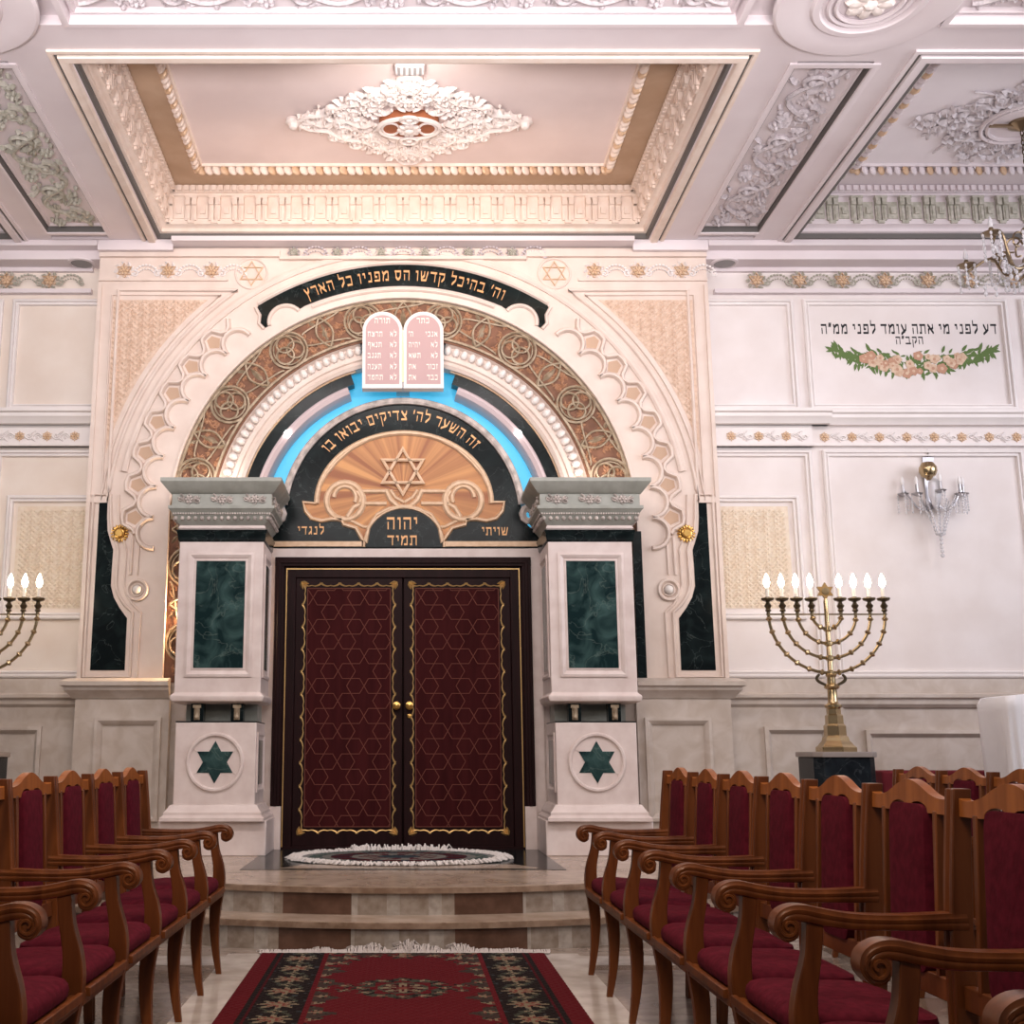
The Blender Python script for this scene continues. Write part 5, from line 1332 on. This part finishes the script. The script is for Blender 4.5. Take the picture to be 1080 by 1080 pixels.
for k in range(46):
    f = rnd.uniform(-.62, .62); x, z = Gp(f); th = .10*(1-abs(f)/.8)+.02
    r = rnd.uniform(.028, .048); c = (x, z+rnd.uniform(-1.0, .7)*th)
    m = ro if k % 3 else rd
    m.prism([(c[0]+r*(1+.12*cos(5*t_))*cos(t_), c[1]+r*(1+.12*cos(5*t_))*sin(t_)) for t_ in [2*PI*i/15 for i in range(15)]], .001, .0050+.00008*k)
    m2 = rd if k % 3 else ro
    m2.prism([(c[0]+r*.35*cos(t_), c[1]+r*.35*sin(t_)) for t_ in [2*PI*i/8 for i in range(8)]], .001, .00504+.00008*k)
pbuild(gr, 'leaf_painting', 'leafgreen', t); pbuild(ro, 'rose_painting', 'rose', t); pbuild(rd, 'dark_rose_painting', 'rosedk', t)

# --- crystal wall sconce
def strand(root, pts, r, n=None):
    """threaded beads: one continuous string"""
    P = [Vector(p) for p in pts]; mb = MB(); q, rs = [], []
    k = n or len(P); m = len(P)-1
    for i in range(k):
        for d, w in ((0, .12), (.25, .8), (.5, 1), (.75, .8)):
            f = (i+d)/k*m; a = min(int(f), m-1); q.append(tuple(P[a].lerp(P[a+1], f-a))); rs.append(r*w*(1.25 if i == k-1 else 1))
    q.append(tuple(P[-1])); rs.append(r*.15); mb.tube(q, rs, 6)
    return mb.build('crystal_strand', 'crystal', root)
xs_, zs_ = A(985, 505, Yw-.1)
t = thing('wall_sconce', 'crystal wall sconce with unlit candle bulbs below the painted garland', 'wall lamp', (xs_, Yw, zs_))
mb = MB(); mb.box(-.05, .05, -.02, 0, -.25, .22); mb.tube([(.0, -.01, .22), (.0, -.03, .26), (0, -.02, .29)], .008, 6); mb.build('back_plate', 'silver', t)
mb = MB(); mb.lathe([(.01, .15), (.05, .14), (.075, .10), (.078, .06), (.06, .02), (.03, .0), (.02, -.02), (.01, -.02)], (-.06, -.13, .0), 14); mb.build('brass_cup', 'brass', t)
mb = MB(); mb.lathe([(.015, .0), (.05, -.04), (.055, -.16), (.035, -.24), (.015, -.28), (.003, -.30)], (-.02, -.14, 0), 14); mb.build('glass_body', 'crystal', t)
for k in range(5):
    a = -PI+PI*k/4; dx, dy = cos(a), sin(a)*.55; R = .27; zo = -.09-.02*(k % 2)
    mb = MB(); mb.tube([(dx*R*f-.0, -.06+dy*R*f, zo-.10-.09*sin(PI*min(1, f*1.15))+.10*f**3) for f in [i/12 for i in range(13)]], [.011-.003*i/12 for i in range(13)], 6); ar = mb.build('arm', 'silver', t)
    ex, ey, ez = dx*R, -.06+dy*R, zo-.045
    mb = MB(); mb.lathe([(.005, -.02), (.045, 0), (.05, .008), (.012, .008), (.012, .09), (.003, .09)], (ex, ey, ez), 12); mb.build('candle_holder', 'silver', ar)
    mb = MB(); mb.lathe([(.010, .09), (.018, .11), (.014, .14), (.003, .165)], (ex, ey, ez), 10); mb.build('bulb', 'bulboff', ar)
    for j in range(3):
        b = 2*PI*j/3+.4; x_, y_ = ex+.048*cos(b), ey+.048*sin(b); strand(ar, [(x_, y_, ez), (x_, y_, ez-.15-.02*j)], .008, 6)
for j in range(10):
    b = 2*PI*j/10
    strand(t, [(.16*(1-f*.8)*cos(b), -.13+.16*(1-f*.8)*.55*sin(b), -.20-.32*f+.03*sin(PI*f)) for f in [i/8 for i in range(9)]], .009, 13)
strand(t, [(0, -.13, -.50), (0, -.13, -.72)], .018, 6)

# --- chandelier at the picture edge
t = thing('chandelier', 'bronze and crystal chandelier hanging on a chain from the leafy medallion', 'chandelier', (5.07, 8.85, 6.17))
mb = MB(); mb.lathe([(.10, 0), (.10, -.02), (.05, -.05), (.015, -.07), (.005, -.07)], n=20); mb.box(-.26, .26, -.012, .012, -.035, -.015); mb.build('canopy', 'bronze', t)
mb = MB()
for k in range(16):
    z = -.09-.042*k; o = (k % 2)*PI/2
    mb.tube([(.013*cos(a)*cos(o), .013*cos(a)*sin(o), z+.027*sin(a)) for a in [2*PI*i/10 for i in range(10)]], .005, 5, closed=True)
mb.build('chain', 'brassdk', t)
mb = MB(); mb.lathe([(.01, -.72), (.05, -.74), (.03, -.78), (.02, -.85), (.05, -.92), (.035, -.98), (.02, -1.05), (.06, -1.12), (.10, -1.18), (.11, -1.22), (.07, -1.28), (.03, -1.33), (.02, -1.38), (.005, -1.40)], n=20); mb.build('stem', 'bronze', t)
mb = MB(); mb.lathe([(.045, -.86), (.08, -.92), (.045, -.98)], n=14); mb.lathe([(.02, -1.36), (.05, -1.42), (.03, -1.48), (.004, -1.51)], n=12); mb.build('glass_ball', 'crystal', t)
for k in range(8):
    a = 2*PI*k/8+.25; R = .50 if k % 2 else .40; dz = 0 if k % 2 else .12
    P = lambda r, z: (r*cos(a), r*sin(a), z)
    mb = MB(); mb.tube([P(*q) for q in smooth_path([(.07, -1.20), (.13, -1.27), (.22, -1.28), (.27, -1.20+dz*.5), (.30, -1.13+dz), (.36, -1.12+dz), (R, -1.19+dz*.8), (R+.005, -1.15+dz)], 4)], .011, 7)
    mb.tube([P(*q) for q in smooth_path([(.06, -1.1), (.12, -.98), (.19, -1.0), (.20, -1.08), (.15, -1.1)], 4)], .008, 6); ar = mb.build('arm', 'bronze', t)
    x, y, z = P(R+.005, -1.15+dz)
    mb = MB(); mb.lathe([(.01, -.02), (.05, 0), (.075, .012), (.075, .018), (.02, .012), (.018, .055), (.012, .065), (.003, .065)], (x, y, z), 14); mb.build('bobeche', 'bronze', ar)
    mb = MB(); mb.lathe([(.012, .06), (.02, .085), (.016, .12), (.003, .16)], (x, y, z), 10); mb.build('bulb', 'crystal', ar)
    for j in range(6):
        b = 2*PI*j/6; n = 4+(j % 3); x_, y_ = x+.07*cos(b), y+.07*sin(b); strand(ar, [(x_, y_, z+.01), (x_, y_, z-.035*n)], .012, n)
    strand(ar, [(*P(.12+(R-.12)*f, 0)[:2], -1.24-.10*sin(PI*f)+dz*f) for f in [i/8 for i in range(9)]], .011, 14)
    for f in (.3, .5, .7):
        x_, y_ = P(.12+(R-.12)*f, 0)[:2]; z_ = -1.25-.10*sin(PI*f)+dz*f; strand(ar, [(x_, y_, z_), (x_, y_, z_-.10)], .014, 2)

# ================================================================== LIGHT
def light(kind, name, loc, energy, col, target=None, size=None, **k):
    l = bpy.data.lights.new(name, kind); l.energy = energy; l.color = col
    if size is not None:
        if kind == 'AREA': l.shape = 'RECTANGLE'; l.size, l.size_y = size
        else: l.shadow_soft_size = size
    for a, b in k.items(): setattr(l, a, b)
    o = bpy.data.objects.new(name, l); COL.objects.link(o); o.location = loc
    if target: o.rotation_euler = (Vector(target)-Vector(loc)).to_track_quat('-Z', 'Y').to_euler()
    return o
w = bpy.data.worlds.new('room_air'); scene.world = w; w.use_nodes = True
w.node_tree.nodes['Background'].inputs[0].default_value = (1.0, .95, .98, 1); w.node_tree.nodes['Background'].inputs[1].default_value = .16
light('AREA', 'window_light', (8.5, 6.0, 4.2), 120, (.93, .92, 1), (2.5, 10.4, 3.8), (4, 2.5), spread=2.2)
light('AREA', 'hall_light', (0, .2, 5.3), 60, (1, .93, .91), (0, 10.4, 3.6), (8, 1.6), spread=1.6)  # unseen fill added high above the camera to brighten the ark wall
light('AREA', 'cornice_light', (0, 5.9, 5.6), 125, (1, .92, .89), (0, 10.4, 2.3), (11, .3), spread=2.3)  # added strip out of view, shades the wall mouldings from above
light('AREA', 'row_lamp', (0, 1.0, 3.1), 22, (1, .82, .64), (0, 4.8, .6), (1.2, .6), spread=2.0)  # extra warm fill for the chairs, no fixture there
light('AREA', 'ceiling_wash', (0, 2.2, 2.9), 135, (1, .93, .94), (0, 6.5, 5.7), (7, .8), spread=1.3)  # unseen up-facing fill, added so the ceiling reads bright
light('AREA', 'aisle_light', (0, 3.6, 4.6), 62, (1, .78, .58), (0, 4.4, .5), (.5, 1.6), spread=2.2)  # invented overhead fill that warms the chair fronts
light('SPOT', 'floodlight_beam', (.05, 7.52, 5.86), 52, (1, .90, .83), (.05, 8.7, 6.2), .12, spot_size=2.7, spot_blend=.8)
light('AREA', 'coffer_glow', (0, 9.0, 5.5), 8, (1, .72, .52), (0, 10.3, 6.2), (3, .3))  # warm fill added in mid-air under the coffer, without a fixture
for s in (-1, 1):
    light('POINT', 'capital_uplight', (s*1.62, 9.98, 3.42), 4, (1, .84, .72), size=.06)
    light('POINT', 'menorah_glow', (s*mx_, 9.15, A(875, 612, Ym)[1]), 4, (1, .80, .60), size=.25)
light('POINT', 'reveal_glow', (-1.80, 10.163, 2.3), 45, (1, .66, .36), size=.02)

# ================================================================== CAMERA
cam = bpy.data.cameras.new('camera'); co = bpy.data.objects.new('camera', cam); COL.objects.link(co)
cam.sensor_width = 36; cam.sensor_fit = 'HORIZONTAL'; cam.lens = 36*F/1080; cam.shift_x = (540-PX)/1080
co.location = (0, 0, EYE); co.rotation_euler = (PI/2+PITCH, 0, 0); cam.clip_end = 100
scene.camera = co
vs = scene.view_settings; vs.view_transform = 'Standard'; vs.look = 'None'; vs.exposure = -.1; vs.gamma = 1
scene.cycles.max_bounces = 6; scene.cycles.use_denoising = True
